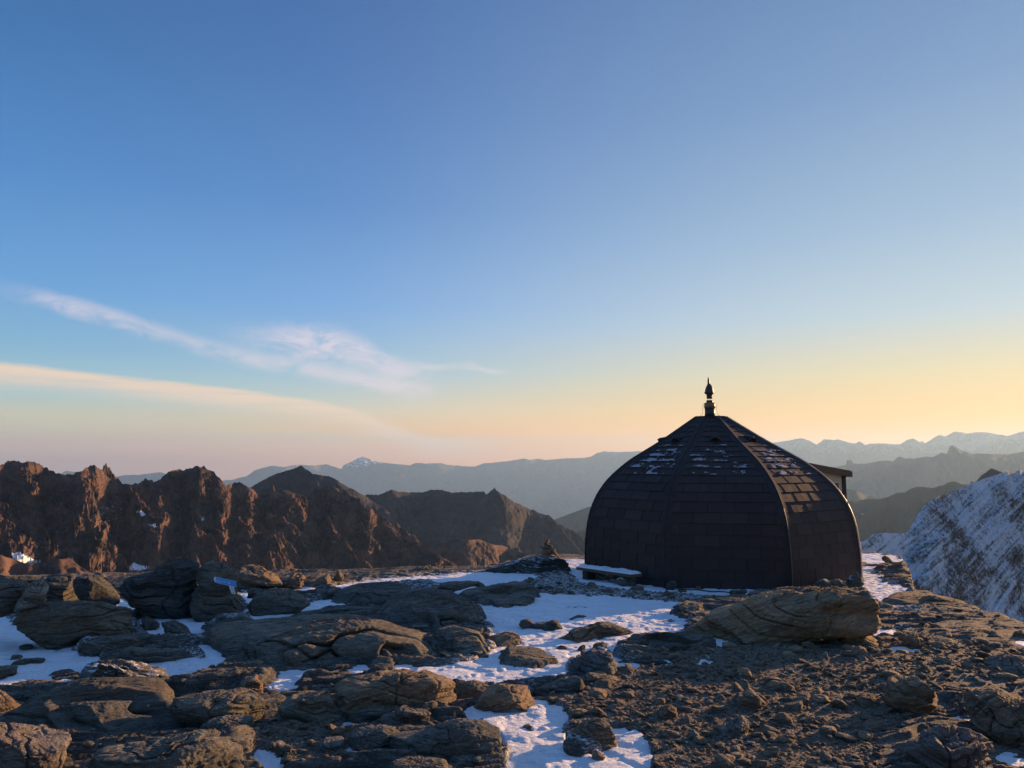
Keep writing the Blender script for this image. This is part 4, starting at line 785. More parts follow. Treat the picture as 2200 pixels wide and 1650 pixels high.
RK('striped angular slab beside the near snow patch', ZB([(618, 1165), (700, 1108), (840, 1068), (1000, 1108), (1145, 1190), (1050, 1235), (850, 1238), (680, 1200)]), mat='rock', depth=0.8, p=3, ledge=1.6)
RK('long smooth boulder with glowing right tip, nearest to the viewer', ZB([(642, 1345), (720, 1280), (950, 1248), (1200, 1178), (1400, 1168), (1522, 1208), (1605, 1330), (1572, 1395), (1300, 1418), (1100, 1428), (900, 1408), (720, 1408), (660, 1398)]), depth=0.7, p=2.8, facets=6, ledge=0.4)
RK('dark boulder under the long smooth boulder at the bottom edge', ZB([(590, 1500), (700, 1440), (900, 1418), (1220, 1438), (1235, 1600), (600, 1600)]), depth=0.7)
RK('rounded dark stone left of the long smooth boulder', ZB([(458, 1305), (520, 1240), (700, 1208), (900, 1238), (700, 1285), (640, 1365), (560, 1395), (480, 1365)]), depth=0.8)
RK('dark squat stone beside the rounded dark stone', ZB([(238, 1345), (300, 1290), (430, 1288), (452, 1362), (330, 1390)]), facets=6)
RK('dark shelf of rock running to the golden end block', ZB([(1700, 935), (1850, 905), (2000, 868), (2090, 832), (2120, 900), (2060, 955), (1930, 975), (1760, 990)]), depth=0.8, p=3.2)
RK('golden block at the end of the dark shelf', ZC([(212, 932), (330, 952), (480, 975), (488, 1012), (340, 1035), (228, 1055)]), mat='rock_brown', depth=0.9, p=3.4)
RK('small golden chip in front of the dark shelf', ZC([(62, 1090), (70, 1058), (170, 1003), (188, 1040), (150, 1074)]), mat='rock_brown', p=3.2)
RK('dark four sided boulder at the right of the near snow patch', ZC([(95, 1425), (130, 1330), (290, 1298), (412, 1308), (428, 1380), (420, 1505), (300, 1488), (170, 1455)]), mat='rock_brown', depth=0.9, p=3.6, facets=10)
RK('flat dark stone in the snow below the four sided boulder', ZC([(15, 1480), (60, 1455), (150, 1458), (252, 1530), (235, 1565), (60, 1525)]))
RK('small golden stone, upper of two below the four sided boulder', ZC([(245, 1500), (262, 1478), (332, 1498), (320, 1530), (280, 1528)]), mat='rock_brown', name='stone')
RK('small golden stone, lower of two below the four sided boulder', ZC([(248, 1530), (285, 1515), (355, 1560), (305, 1605), (262, 1578)]), mat='rock_brown')
RK('thin dark splinter of stone on the near snow patch', ZB([(1620, 1200), (1680, 1195), (1755, 1240), (1740, 1248), (1670, 1225)]), kind='F', h=0.02, name='stone')
# ---- right foreground
RK('pointed fin of rock with a bright orange right edge', ZC([(1345, 1200), (1358, 1110), (1412, 1040), (1482, 1078), (1585, 1182), (1562, 1205), (1500, 1196), (1420, 1228)]), mat='rock_brown', depth=0.9, facets=9)
RK('pale topped angular stone in the gravel', ZC([(715, 1242), (790, 1198), (872, 1192), (905, 1240), (822, 1305), (768, 1292)]), mat='rock_brown')
RK('grey rounded boulder with bright spots in the gravel', ZC([(1180, 1420), (1205, 1340), (1300, 1295), (1372, 1260), (1432, 1310), (1444, 1372), (1352, 1448), (1265, 1450)]), mat='rock_grey')
RK('small egg shaped grey stone left of the grey rounded boulder', ZC([(975, 1445), (990, 1390), (1020, 1366), (1072, 1410), (1062, 1456), (1020, 1475)]), mat='rock_grey')
RK('brown hump of rock emerging at the top of the gravel', ZC([(1085, 968), (1150, 918), (1232, 938), (1255, 978), (1160, 995)]), mat='rock_brown')
RK('upright split block with fluted golden right face', ZD([(1015, 1030), (1100, 998), (1300, 978), (1442, 972), (1434, 1120), (1392, 1245), (1285, 1268), (1200, 1215), (1075, 1155), (1045, 1100)]), mat='rock_brown', depth=0.75, p=4.0, facets=12)
RK('reddish rounded boulder left of the upright split block', ZD([(822, 1175), (865, 1090), (950, 1098), (1018, 1160), (985, 1215), (880, 1222)]), mat='rock_brown')
RK('low reddish stone above the reddish rounded boulder', ZD([(702, 1055), (755, 998), (830, 1008), (875, 1052), (780, 1068)]), mat='rock_brown')
RK('huge rough brown rock mass at the right edge', ZD([(1595, 1130), (1700, 1080), (1900, 1062), (2032, 1158), (2250, 1200), (2400, 1400), (2100, 1480), (1920, 1410), (1750, 1285), (1690, 1190)]), mat='rock_brown', depth=0.7, rough=1.3, facets=12)
RK('broken pale veined rock in the bottom right corner', ZD([(1140, 1500), (1250, 1418), (1500, 1368), (1700, 1388), (1850, 1468), (1895, 1600), (1850, 1750), (1300, 1750), (1180, 1600)]), mat='rock_pink', depth=0.7, rough=1.3, facets=12, ledge=1.6)
RK('dark tilted slab at the right edge above the rough rock mass', ZD([(1780, 880), (2000, 850), (2250, 900), (2250, 980), (2050, 970), (1880, 930)]), kind='F', h=0.12, tilt=(0.06, 0))
RK('small sunlit chip of stone beneath the upright split block', ZD([(1085, 1285), (1105, 1262), (1142, 1260), (1162, 1322), (1130, 1320)]), mat='rock_brown', name='stone')
RK('reddish half buried stone near the bottom right', ZD([(835, 1388), (900, 1370), (962, 1390), (970, 1485), (900, 1470), (850, 1435)]), mat='rock_brown')
RK('golden wedge stone at the very bottom of the gravel', ZC([(1435, 1590), (1450, 1548), (1525, 1598), (1520, 1645), (1480, 1640)]), mat='rock_brown')
RK('rounded stone at the bottom, left of the broken veined rock', ZD([(690, 1600), (720, 1555), (800, 1540), (835, 1580), (800, 1625), (740, 1625)]), mat='rock_brown')
RK('sunlit stone perched on the slope below the largest boulder', ZD([(1520, 870), (1535, 838), (1560, 850), (1585, 885), (1555, 895)]), mat='rock_brown', name='stone')
RK('pale stone under the flat grey slab at the right', ZD([(1215, 935), (1240, 905), (1265, 945), (1235, 965)]), mat='rock_brown', name='stone')
RK('brown knob on the ridge line left of the upright block', ZD([(635, 820), (680, 780), (760, 760), (830, 770), (800, 800), (700, 825)]), mat='rock_brown', kind='L', rough=1.4)

# ---- loose stones and gravel
def stone_protos(n, lvl):
    out = []
    for i in range(n):
        d, f = ico(lvl); rs = np.random.default_rng(900 + i)
        v = d * (1 + 0.35 * fbm(d * 1.3 + i * 7, 3)[:, None])
        for _ in range(7):
            n_ = rs.normal(size=3); n_ /= np.linalg.norm(n_); s = v @ n_; v = v - (np.maximum(s - s.max() * rs.uniform(0.6, 0.85), 0))[:, None] * n_
        v = v * np.array([1.0, rs.uniform(0.55, 0.95), rs.uniform(0.28, 0.6)])
        out.append((v, f))
    return out
def gravel_scatter(name, count, protos, size, where, mat, seed, label, flat=False):
    rs = np.random.default_rng(seed); V, Fc = [], []; off = 0; tried = 0; placed = 0
    while placed < count and tried < 90:
        tried += 1
        n = 6000
        r = np.exp(rs.uniform(math.log(3.2), math.log(15.5), n)); a = np.radians(rs.uniform(-40, 42, n))
        x, y = r * np.sin(a), r * np.cos(a); X_, Y_ = project(x, y, base(x, y))
        pr = where(X_, Y_, x, y); ok = rs.uniform(0, 1, n) < pr
        er = np.interp(a, edge_az, edge_r); ok &= r < er - 0.1
        ok &= np.hypot(x - 3.73, y - 14.01) > 2.6
        for xx, yy in zip(x[ok], y[ok]):
            if placed >= count: break
            v, f = protos[rs.integers(len(protos))]
            s = size(rs, math.hypot(xx, yy)); th = rs.uniform(0, 6.28); c, sn_ = math.cos(th), math.sin(th)
            tx, ty = rs.normal(0, 0.25, 2)
            q = v * s; q = np.stack([q[:, 0] * c - q[:, 1] * sn_, q[:, 0] * sn_ + q[:, 1] * c, q[:, 2] + tx * q[:, 0] + ty * q[:, 1]], -1)
            q += (xx, yy, gz(xx, yy) + 0.12 * s)
            V.append(q); Fc.append(f + off); off += len(q); placed += 1
    me = mesh(name, np.concatenate(V), np.concatenate(Fc), mat, False)
    return link(name, me, kind='stuff', label=label)
GP = [np.array(p) for p in GRAVEL]
def in_gravel(X_, Y_, x, y):
    o = np.zeros(x.shape)
    for i, p in enumerate(GP): o = np.maximum(o, (1.0 if i in (0, 2) else 0.7) * inpoly(X_, Y_, p))
    return o
def on_rim(X_, Y_, x, y):
    sn = np.zeros(x.shape, bool)
    for p in SNOW: sn |= inpoly(X_, Y_, p)
    nz_ = fbm(P3(x * 0.9, y * 0.9, 77), 3)
    return np.where(sn, 0.11, smooth(nz_, -0.05, 0.3) * 0.7 + 0.05)
gravel_scatter('gravel', 15000, stone_protos(8, 1), lambda rs, r: 0.006 * (r / 4) ** 0.6 * math.exp(rs.normal(0, 0.75)), in_gravel, M['rock_brown'], 51, 'fine brown gravel covering the right foreground')
gravel_scatter('scree', 3500, stone_protos(8, 1), lambda rs, r: 0.013 * (r / 4) ** 0.5 * math.exp(rs.normal(0, 0.55)), on_rim, M['rock'], 52, 'broken slivers of schist lying between the slabs')
PR = stone_protos(6, 3)
rs = np.random.default_rng(77)
def loose(count, where, mat, lo, hi, label, group, seed):
    rs = np.random.default_rng(seed); n = 0; protos = [mesh('stone', v, f, M[mat], True) for v, f in PR]
    while n < count:
        r = math.exp(rs.uniform(math.log(3.4), math.log(13))); a = R(rs.uniform(-34, 36)); x, y = r * math.sin(a), r * math.cos(a)
        X_, Y_ = project(np.array([x]), np.array([y]), np.array([base(x, y)]))
        if rs.uniform() > where(X_, Y_, np.array([x]), np.array([y]))[0] or r > np.interp(a, edge_az, edge_r) - 0.4 or math.hypot(x - 3.73, y - 14.01) < 2.7: continue
        s = rs.uniform(lo, hi) * (0.6 + r * 0.1)
        o = link('stone', protos[n % len(protos)], (x, y, float(gz(x, y)) + 0.1 * s), None, label, 'stone', group)
        o.scale = (s, s, s); o.rotation_euler = (rs.normal(0, 0.2), rs.normal(0, 0.2), rs.uniform(0, 6.28)); n += 1
loose(90, in_gravel, 'rock_brown', 0.022, 0.075, 'fist sized brown stone lying loose on the gravel', 'loose stones on the gravel', 61)
loose(60, on_rim, 'rock', 0.02, 0.05, 'fist sized grey schist flake lying on the bedrock', 'loose schist flakes on the bedrock', 62)

# ------------------------------------------------------------------ the domed hut
def tube(path, rad, seg=8):
    path = np.asarray(path, float); n = len(path); V = []
    rad = np.broadcast_to(rad, (n,))
    for i in range(n):
        t = path[min(i + 1, n - 1)] - path[max(i - 1, 0)]; t /= np.linalg.norm(t)
        a = np.cross(t, (0, 0, 1.0)) if abs(t[2]) < 0.9 else np.cross(t, (0, 1.0, 0)); a /= np.linalg.norm(a); b = np.cross(t, a)
        th = np.linspace(0, 2 * math.pi, seg, endpoint=False)
        V.append(path[i] + rad[i] * (np.cos(th)[:, None] * a + np.sin(th)[:, None] * b))
    V = np.concatenate(V); f = []
    for i in range(n - 1):
        for j in range(seg): f.append([i * seg + j, i * seg + (j + 1) % seg, (i + 1) * seg + (j + 1) % seg, (i + 1) * seg + j])
    V = np.concatenate([V, path[:1], path[-1:]]); c0, c1 = len(V) - 2, len(V) - 1
    tri = [[c0, (j + 1) % seg, j] for j in range(seg)] + [[c1, (n - 1) * seg + j, (n - 1) * seg + (j + 1) % seg] for j in range(seg)]
    return V, [np.array(f), np.array(tri)]
def boxm(c, ax, ay, az_, sx, sy, sz):
    ax, ay, az_ = map(lambda q: np.asarray(q, float), (ax, ay, az_))
    s = np.array([[-1, -1, -1], [1, -1, -1], [1, 1, -1], [-1, 1, -1], [-1, -1, 1], [1, -1, 1], [1, 1, 1], [-1, 1, 1]], float) / 2
    v = np.asarray(c, float) + s[:, 0:1] * sx * ax + s[:, 1:2] * sy * ay + s[:, 2:3] * sz * az_
    f = np.array([[0, 3, 2, 1], [4, 5, 6, 7], [0, 1, 5, 4], [1, 2, 6, 5], [2, 3, 7, 6], [3, 0, 4, 7]])
    return v, f
def joinm(parts):
    V, Fq = [], []; o = 0
    for v, f in parts:
        fl = f if isinstance(f, list) else [f]
        V.append(v); Fq += [a + o for a in fl]; o += len(v)
    return np.concatenate(V), Fq

def simple(name, col, rough=0.6, spec=0.4, metal=0.0, nscale=20, namp=0.35, bump=0.003, aniso=None):
    m, k = new_mat(name)
    tc_ = k.n('ShaderNodeTexCoord').outputs['Object']
    mp = k.n('ShaderNodeMapping', None, Vector=tc_)
    if aniso: mp.inputs['Scale'].default_value = aniso
    a = k.noise(mp, nscale, 6, 0.65); b = k.noise(tc_, nscale * 0.13, 4, 0.6)
    c = k.mix(k.mr(a, 0.3, 0.7), tuple(x * (1 - namp) for x in col[:3]) + (1,), tuple(min(1, x * (1 + namp)) for x in col[:3]) + (1,))
    c = k.mix(k.m('MULTIPLY', k.mr(b, 0.4, 0.7), 0.5), c, tuple(x * 0.75 for x in col[:3]) + (1,))
    finish(k, c, rough, a, 0.6, bump, spec, dict(Metallic=metal)); return m
# shingles: dark brown metal sheets, each a slightly different tone
m, k = new_mat('brown_metal_shingle')
at = k.n('ShaderNodeAttribute', dict(attribute_name='tone')).outputs['Fac']
pos = k.n('ShaderNodeNewGeometry').outputs['Position']
mp = k.n('ShaderNodeMapping', None, Vector=pos); mp.inputs['Scale'].default_value = (1, 1, 0.35)
st = k.noise(mp, 6, 6, 0.7, 0.3); sp = k.noise(pos, 60, 4, 0.7)
c = k.mix(at, (0.036, 0.027, 0.026, 1), (0.052, 0.038, 0.035, 1))
c = k.mix(k.m('MULTIPLY', k.mr(st, 0.52, 0.75), 0.28), c, (0.085, 0.065, 0.055, 1))
c = k.mix(k.m('MULTIPLY', k.mr(sp, 0.6, 0.8), 0.25), c, (0.10, 0.09, 0.08, 1))
finish(k, c, k.m('MULTIPLY_ADD', st, 0.2, 0.60), k.m('ADD', st, k.m('MULTIPLY', sp, 0.15)), 0.5, 0.008, 0.2)
M['shingle'] = m
M['strip'] = simple('dark_ridge_metal', (0.036, 0.029, 0.029), 0.75, 0.25, 0.0, 9, 0.25)
M['sunlit_edge'] = simple('sunlit_bare_edge', (0.55, 0.40, 0.28), 0.4, 0.5, 0.3, 9, 0.2)  # sun glow put into the colour of the one sunward edge
M['frost'] = simple('thin_frost', (0.32, 0.34, 0.38), 0.8, 0.2, 0.0, 40, 0.35)
M['seam'] = simple('bare_seam_metal', (0.13, 0.10, 0.08), 0.4, 0.5, 0.3, 9, 0.3)
M['flue'] = simple('dark_flue_steel', (0.05, 0.045, 0.045), 0.45, 0.5, 0.4, 25, 0.3)
M['collar'] = simple('weathered_copper_collar', (0.26, 0.15, 0.07), 0.5, 0.5, 0.5, 30, 0.35)
M['cream'] = simple('cream_board', (0.50, 0.43, 0.33), 0.75, 0.2, 0.0, 12, 0.12, 0.002, (1, 1, 6))
M['wood'] = simple('weathered_brown_wood', (0.13, 0.085, 0.055), 0.8, 0.2, 0.0, 14, 0.4, 0.004, (8, 1, 8))
M['darkwood'] = simple('dark_corner_post', (0.055, 0.042, 0.036), 0.75, 0.2, 0.0, 14, 0.3)
M['glass'] = simple('dark_window_glass', (0.05, 0.035, 0.03), 0.12, 0.5, 0.0, 3, 0.2, 0.0)
M['wire'] = simple('grey_wire', (0.10, 0.09, 0.08), 0.5, 0.4, 0.6)
M['cable'] = simple('black_cable', (0.02, 0.02, 0.022), 0.55)

HC = np.array([3.7284, 14.0125]); ROT = R(-100)
PROF = np.array([(2.465, -0.75), (2.465, -0.25), (2.46, 0.15), (2.415, 0.55), (2.35, 0.79), (2.25, 1.01), (2.10, 1.225), (1.89, 1.43), (1.61, 1.64), (1.30, 1.818), (1.0, 1.988), (0.62, 2.232), (0.27, 2.458)])
# smooth the curve with a spline-like resampling by arc length
t0 = np.concatenate([[0], np.cumsum(np.hypot(*np.diff(PROF, axis=0).T))]); ARC = t0[-1]
def prof(s):
    s = np.asarray(s, float); e = 0.10
    acc = 0
    for wgt, o in ((0.25, -e), (0.5, 0), (0.25, e)):
        q = np.clip(s + o, 0, ARC); acc = acc + wgt * np.stack([np.interp(q, t0, PROF[:, 0]), np.interp(q, t0, PROF[:, 1])], -1)
    return acc
def prof_n(s):
    d = prof(s + 0.02) - prof(s - 0.02); d = d / np.linalg.norm(d, axis=-1, keepdims=True)
    return np.stack([d[..., 1], -d[..., 0]], -1)        # outward
C22, S22 = math.cos(R(22.5)), math.sin(R(22.5))
hut = bpy.data.objects.new('domed_hut', None); C.collection.objects.link(hut); hut.location = (HC[0], HC[1], -0.5)
hut['label'] = 'dark eight sided domed mountain hut clad in metal shingles, standing at the right'; hut['category'] = 'hut'
HO = np.array([0, 0, 0.5])                    # world z -> local z
def hpart(name, v, f, mat, parent=None, smoothed=False, label=None, attrs=None):
    return link(name, mesh(name, np.asarray(v) + HO, f, mat, smoothed, attrs), parent=parent or hut, label=label)
def facet_pt(kf, s, t, off=0.0):
    """point on facet kf at arc s, sideways t, pushed out by off"""
    a = ROT + kf * R(45); p = prof(s); n = prof_n(s)
    r = p[..., 0] * C22 + n[..., 0] * off; z = p[..., 1] + n[..., 1] * off
    return np.stack([r * math.cos(a) - t * math.sin(a), r * math.sin(a) + t * math.cos(a), z + 0 * t], -1)
COURSE = 0.178; NC = int(ARC / COURSE)
for kf in range(8):
    rs = np.random.default_rng(300 + kf)
    parts, tone = [], []
    ss = np.linspace(0, ARC - 0.002, 60)
    tt = np.array([-1, 1.0])
    S_, T_ = np.meshgrid(ss, tt, indexing='ij')
    v = facet_pt(kf, S_, T_ * prof(S_)[..., 0] * S22, 0.0).reshape(-1, 3)
    parts.append((v, grid_faces(len(ss), 2))); tone += [0.2] * len(v)
    for i in range(NC + 1):
        s0 = i * COURSE; s1 = min(s0 + COURSE + 0.012, ARC - 0.004)
        if s1 - s0 < 0.04: continue
        hw0 = prof(np.array(s0))[0] * S22 - 0.075; hw1 = prof(np.array(s1))[0] * S22 - 0.075
        if hw0 < 0.03: continue
        x = -hw0 - (0.21 if i % 2 else 0.0) - 0.05 + rs.normal(0, 0.012)
        wid = 0.415
        while x < hw0:
            a, b = max(x, -hw0), min(x + wid - 0.006, hw0)
            x += wid
            if b - a < 0.02: continue
            lift = 0.015 + rs.uniform(-0.002, 0.003)
            sa, sm, sb = s0, (s0 + s1) / 2, s1
            g = []
            cl = lambda q, hw: min(max(q, -hw), hw)
            for (s_, hw, o) in ((sa, hw0, lift), (sm, (hw0 + hw1) / 2, lift * 0.62), (sb, hw1, 0.0035)):
                for q, dl in ((a, -0.001), (b - 0.012 if b - a > 0.05 else b, 0.0), (b, 0.004 if b < hw0 - 0.01 else 0.0)):
                    g.append(facet_pt(kf, np.array(s_), np.array(cl(q, hw)), o + dl))
            for q in (a, b - 0.012 if b - a > 0.05 else b, b): g.append(facet_pt(kf, np.array(sa - 0.001), np.array(cl(q, hw0)), 0.0))
            for s_, hw in ((sa, hw0), (sm, (hw0 + hw1) / 2), (sb, hw1)): g.append(facet_pt(kf, np.array(s_), np.array(cl(b, hw)), 0.0))
            g = np.array(g).reshape(-1, 3)
            f = np.array([[0, 1, 4, 3], [1, 2, 5, 4], [3, 4, 7, 6], [4, 5, 8, 7], [9, 10, 1, 0], [10, 11, 2, 1], [12, 13, 5, 2], [13, 14, 8, 5]])
            parts.append((g, f)); tone += [rs.uniform(0, 1) ** 1.5] * len(g)
    v, f = joinm(parts)
    hpart('shingled_panel', v, f, M['shingle'], None, False, None, dict(tone=np.array(tone)))
    # snow caught on the flatter courses
    if kf in (-1 % 8, 0, 1, 2, 7, 6):
        s_a, s_b = 3 * COURSE * 0 + t0[7] - 0.10, t0[9] + 0.22
        ng, nt = 150, 260
        S_, T_ = np.meshgrid(np.linspace(s_a, s_b, ng), np.linspace(-1, 1, nt), indexing='ij')
        hw = prof(S_)[..., 0] * S22 - 0.10; tw = T_ * hw
        cf = (S_ / COURSE) % 1.0
        ci = np.floor(S_ / COURSE)
        fld = fbm(P3(tw * 4.2, ci * 3.7 + cf * 1.3, kf * 9.0), 4, 0.6) + 0.28 * fbm(P3(tw * 30, S_ * 34, kf), 4, 0.7) + 0.34 * (1 - cf) - 0.37 + 0.25 * smooth(1 - np.abs(T_ - 0.05), 0.0, 0.6) - 0.30 * np.abs((S_ - (s_a + s_b) / 2) / (s_b - s_a) * 2) ** 2 - (0.10 if kf == 0 else 0.02)
        th = np.clip(fld * 0.10, -0.01, 0.010)
        v = facet_pt(kf, S_, tw, 0.0) ; v2 = facet_pt(kf, S_, tw, 1.0) - v
        v = v + v2 * (0.0165 * (1 - cf * 0.8) + 0.004 + th)[..., None]
        v = v.reshape(-1, 3); f = grid_faces(ng, nt); keep = (fld.ravel() > 0.0)[f].all(1); f = f[keep]
        if len(f):
            used = np.unique(f); remap = np.full(len(v), -1); remap[used] = np.arange(len(used))
            hpart('snow_dusting', v[used], remap[f], M['frost'], None, True)['kind'] = 'stuff'
    # ridge strip folded over the edge between this facet and the next
    a = ROT + (kf + 0.5) * R(45)
    ss = np.linspace(0.0, ARC - 0.002, 90); p = prof(ss); nn = prof_n(ss); er = np.array([math.cos(a), math.sin(a)]); et = np.array([-math.sin(a), math.cos(a)])
    V = []
    for tt_, back, off in ((-0.088, 0.088 * math.tan(R(22.5)) , 0.003), (-0.084, 0.084 * math.tan(R(22.5)), 0.015), (-0.010, 0.004, 0.018), (0, 0, 0.030), (0.010, 0.004, 0.018), (0.084, 0.084 * math.tan(R(22.5)), 0.015), (0.088, 0.088 * math.tan(R(22.5)), 0.003)):
        sc = np.clip(p[:, 0] / 0.35, 0.3, 1.0)
        r = p[:, 0] - back * sc + nn[:, 0] * off; z = p[:, 1] + nn[:, 1] * off
        V.append(np.stack([r * er[0] + tt_ * sc * et[0], r * er[1] + tt_ * sc * et[1], z], -1))
    v = np.stack(V, 1).reshape(-1, 3)
    rs_ = hpart('ridge_strip', v, grid_faces(90, 7), M['strip'])
    rp = p[:, 0] + nn[:, 0] * 0.030; zp = p[:, 1] + nn[:, 1] * 0.030
    hpart('standing_seam', *tube(np.stack([rp * er[0], rp * er[1], zp], -1), 0.016 if kf == 1 else 0.007, 6), M['sunlit_edge'] if kf == 1 else M['seam'] if kf == 0 else M['strip'], rs_, True)
    # little half round ventilation hood near the top of each facet
    sv = t0[10] - 0.02
    th = np.linspace(0, math.pi, 13); rw, rh = 0.085, 0.075
    V = []
    for frac, s_ in ((1.0, sv), (1.0, sv + 0.06), (0.25, sv + 0.19)):
        V.append(facet_pt(kf, np.full(13, s_), -np.cos(th) * rw * (0.6 + 0.4 * frac), 0.012 + np.sin(th) * rh * frac))
    vv = np.concatenate(V)
    inner = facet_pt(kf, np.full(13, sv + 0.004), -np.cos(th) * rw * 0.86, 0.012 + np.sin(th) * rh * 0.84)
    vv = np.concatenate([vv, inner, facet_pt(kf, np.array([sv + 0.05]), np.array([0.0]), 0.03)])
    tri = np.array([[39 + j, 39 + j + 1, 52] for j in range(12)]); rim = np.array([[j, j + 1, 39 + j + 1, 39 + j] for j in range(12)])
    hpart('vent_hood', vv, [np.concatenate([grid_faces(3, 13), rim]), tri], M['strip'])
# top plate
th = np.radians(22.5 + 45 * np.arange(8)) + ROT
pl = np.concatenate([np.stack([0.30 * np.cos(th), 0.30 * np.sin(th), np.full(8, z)], -1) for z in (2.452, 2.478)])
f4 = np.array([[j, (j + 1) % 8, 8 + (j + 1) % 8, 8 + j] for j in range(8)])
hpart('top_plate', np.concatenate([pl, [[0, 0, 2.452], [0, 0, 2.478]]]), [f4, np.array([[16, (j + 1) % 8, j] for j in range(8)] + [[17, 8 + j, 8 + (j + 1) % 8] for j in range(8)])], M['strip'])
flue = hpart('flue', *tube([(0, 0, 2.47), (0, 0, 2.55), (0, 0, 2.645)], [0.098, 0.092, 0.094], 24), M['flue'], None, True)
hpart('collar', *tube([(0, 0, 2.635), (0, 0, 2.638), (0, 0, 2.735), (0, 0, 2.74)], [0.095, 0.103, 0.100, 0.07], 24), M['collar'], flue, True)
hpart('cap_ring', *tube([(0, 0, 2.735), (0, 0, 2.74), (0, 0, 2.785), (0, 0, 2.79)], [0.060, 0.064, 0.056, 0.03], 20), M['flue'], flue, True)
pins = joinm([tube([(q * math.cos(ROT + 1.57), q * math.sin(ROT + 1.57), 2.785), (q * math.cos(ROT + 1.57), q * math.sin(ROT + 1.57), 2.825)], 0.006, 6) for q in (-0.03, 0, 0.03)])
hpart('bearing_pins', *pins, M['flue'], flue)
zz = np.array([2.815, 2.82, 2.86, 2.90, 2.905, 2.93, 2.97, 3.01, 3.05, 3.08, 3.10, 3.115, 3.14, 3.17, 3.20, 3.235])
rr_ = np.array([0.045, 0.053, 0.053, 0.056, 0.078, 0.083, 0.080, 0.070, 0.054, 0.036, 0.022, 0.019, 0.021, 0.018, 0.011, 0.001])
cx_ = np.array([0, 0, 0, 0, 0, 0, 0, 0, 0, -.006, -.010, -.010, -.009, -.010, -.012, -.014])
tdir = np.array([math.cos(ROT + 1.57), math.sin(ROT + 1.57)])
hpart('cowl', *tube(np.stack([cx_ * tdir[0], cx_ * tdir[1], zz], -1), rr_, 20), M['flue'], flue, True)
vt = np.array([[-0.070, 0, 2.90], [-0.098, 0, 2.925], [-0.070, 0, 2.97], [-0.05, 0, 2.935]]); vt = np.stack([vt[:, 0] * tdir[0], vt[:, 0] * tdir[1], vt[:, 2]], -1)
vt = np.concatenate([vt, vt + np.array([0.01 * tdir[1], -0.01 * tdir[0], 0])])
hpart('cowl_vane', vt, np.array([[0, 1, 2, 3], [7, 6, 5, 4], [0, 4, 5, 1], [1, 5, 6, 2], [2, 6, 7, 3], [3, 7, 4, 0]]), M['flue'], flue)
for sgn in (-1, 1):
    pp = np.array([(0.103, 2.72), (0.122, 2.70), (0.128, 2.62), (0.132, 2.54), (0.16, 2.50), (0.20, 2.485), (0.25, 2.49), (0.31, 2.44)])
    hpart('guy_wire', *tube(np.stack([sgn * pp[:, 0] * tdir[0], sgn * pp[:, 0] * tdir[1], pp[:, 1]], -1), 0.0035, 6), M['wire'], flue)
# porch on the far right side
pa = R(35); o = np.array([math.cos(pa), math.sin(pa), 0]); sdir = np.array([math.sin(pa), -math.cos(pa), 0]); up = np.array([0, 0, 1.0])
PW, PR0, PR1 = 0.62, 2.0, 3.28
wall = []
zt = lambda r: 1.465 + (PR1 - r) * 0.115
def prism(side, r0, r1, z0, z1a, z1b, th_=0.05):
    v = []
    for q in (side - th_ / 2, side + th_ / 2):
        for r, z in ((r0, z0), (r1, z0), (r1, z1b), (r0, z1a)): v.append(o * r + sdir * q + up * z)
    return np.array(v), np.array([[0, 1, 2, 3], [7, 6, 5, 4], [0, 4, 5, 1], [1, 5, 6, 2], [2, 6, 7, 3], [3, 7, 4, 0]])
# side wall near the viewer is pierced by a window: built from strips around the opening
wr0, wr1, wz0, wz1 = 2.74, 3.08, 0.55, 1.20
near_wall = joinm([prism(PW, PR0, wr0, -0.7, zt(PR0) - 0.1, zt(wr0) - 0.1), prism(PW, wr0, wr1, wz1, zt(wr0) - 0.1, zt(wr1) - 0.1), prism(PW, wr0, wr1, -0.7, wz0, wz0), prism(PW, wr1, PR1 - 0.06, -0.7, zt(wr1) - 0.1, zt(PR1 - .06) - 0.1)])
hpart('porch_wall', *near_wall, M['cream'])
hpart('porch_wall', *prism(-PW, PR0, PR1 - 0.06, -0.7, zt(PR0) - 0.1, zt(PR1 - .06) - 0.1), M['cream'])
hpart('porch_door', *boxm(o * (PR1 - 0.08) + up * 0.3, o, sdir, up, 0.05, 2 * PW - 0.14, 1.99), M['wood'])
win = hpart('window', *prism(PW - 0.004, wr0, wr1, wz0, wz1, wz1, 0.012), M['glass'])
fr = joinm([boxm(o * ((wr0 + wr1) / 2) + sdir * (PW + 0.03) + up * z, o, sdir, up, wr1 - wr0 + 0.08, 0.016, 0.04) for z in (wz0 - 0.02, wz1 + 0.02)] +
           [boxm(o * r + sdir * (PW + 0.03) + up * ((wz0 + wz1) / 2), o, sdir, up, 0.04, 0.016, wz1 - wz0 - 0.002) for r in (wr0 - 0.02, wr1 + 0.02)])
hpart('frame', *fr, M['cream'], win)
for sg in (1, -1):
    zt_ = zt(PR1) - 0.102
    hpart('corner_post', *boxm(o * (PR1 - 0.005) + sdir * sg * (PW - 0.015) + up * (zt_ - 0.75) / 2, o, sdir, up, 0.11, 0.13, zt_ + 0.75), M['darkwood'])
slope_dir = np.array([o[0], o[1], -0.115]); slope_dir /= np.linalg.norm(slope_dir); nrm = np.cross(sdir, slope_dir); nrm = nrm * np.sign(nrm[2])
rc = (PR0 - 0.5 + PR1 + 0.12) / 2; rl = (PR1 + 0.12 - PR0 + 0.5) / math.cos(math.atan(0.115))
pr = hpart('porch_roof', *boxm(o * rc + up * (zt(rc) - 0.03), slope_dir, sdir, nrm, rl, 2 * PW + 0.24, 0.05), M['strip'])
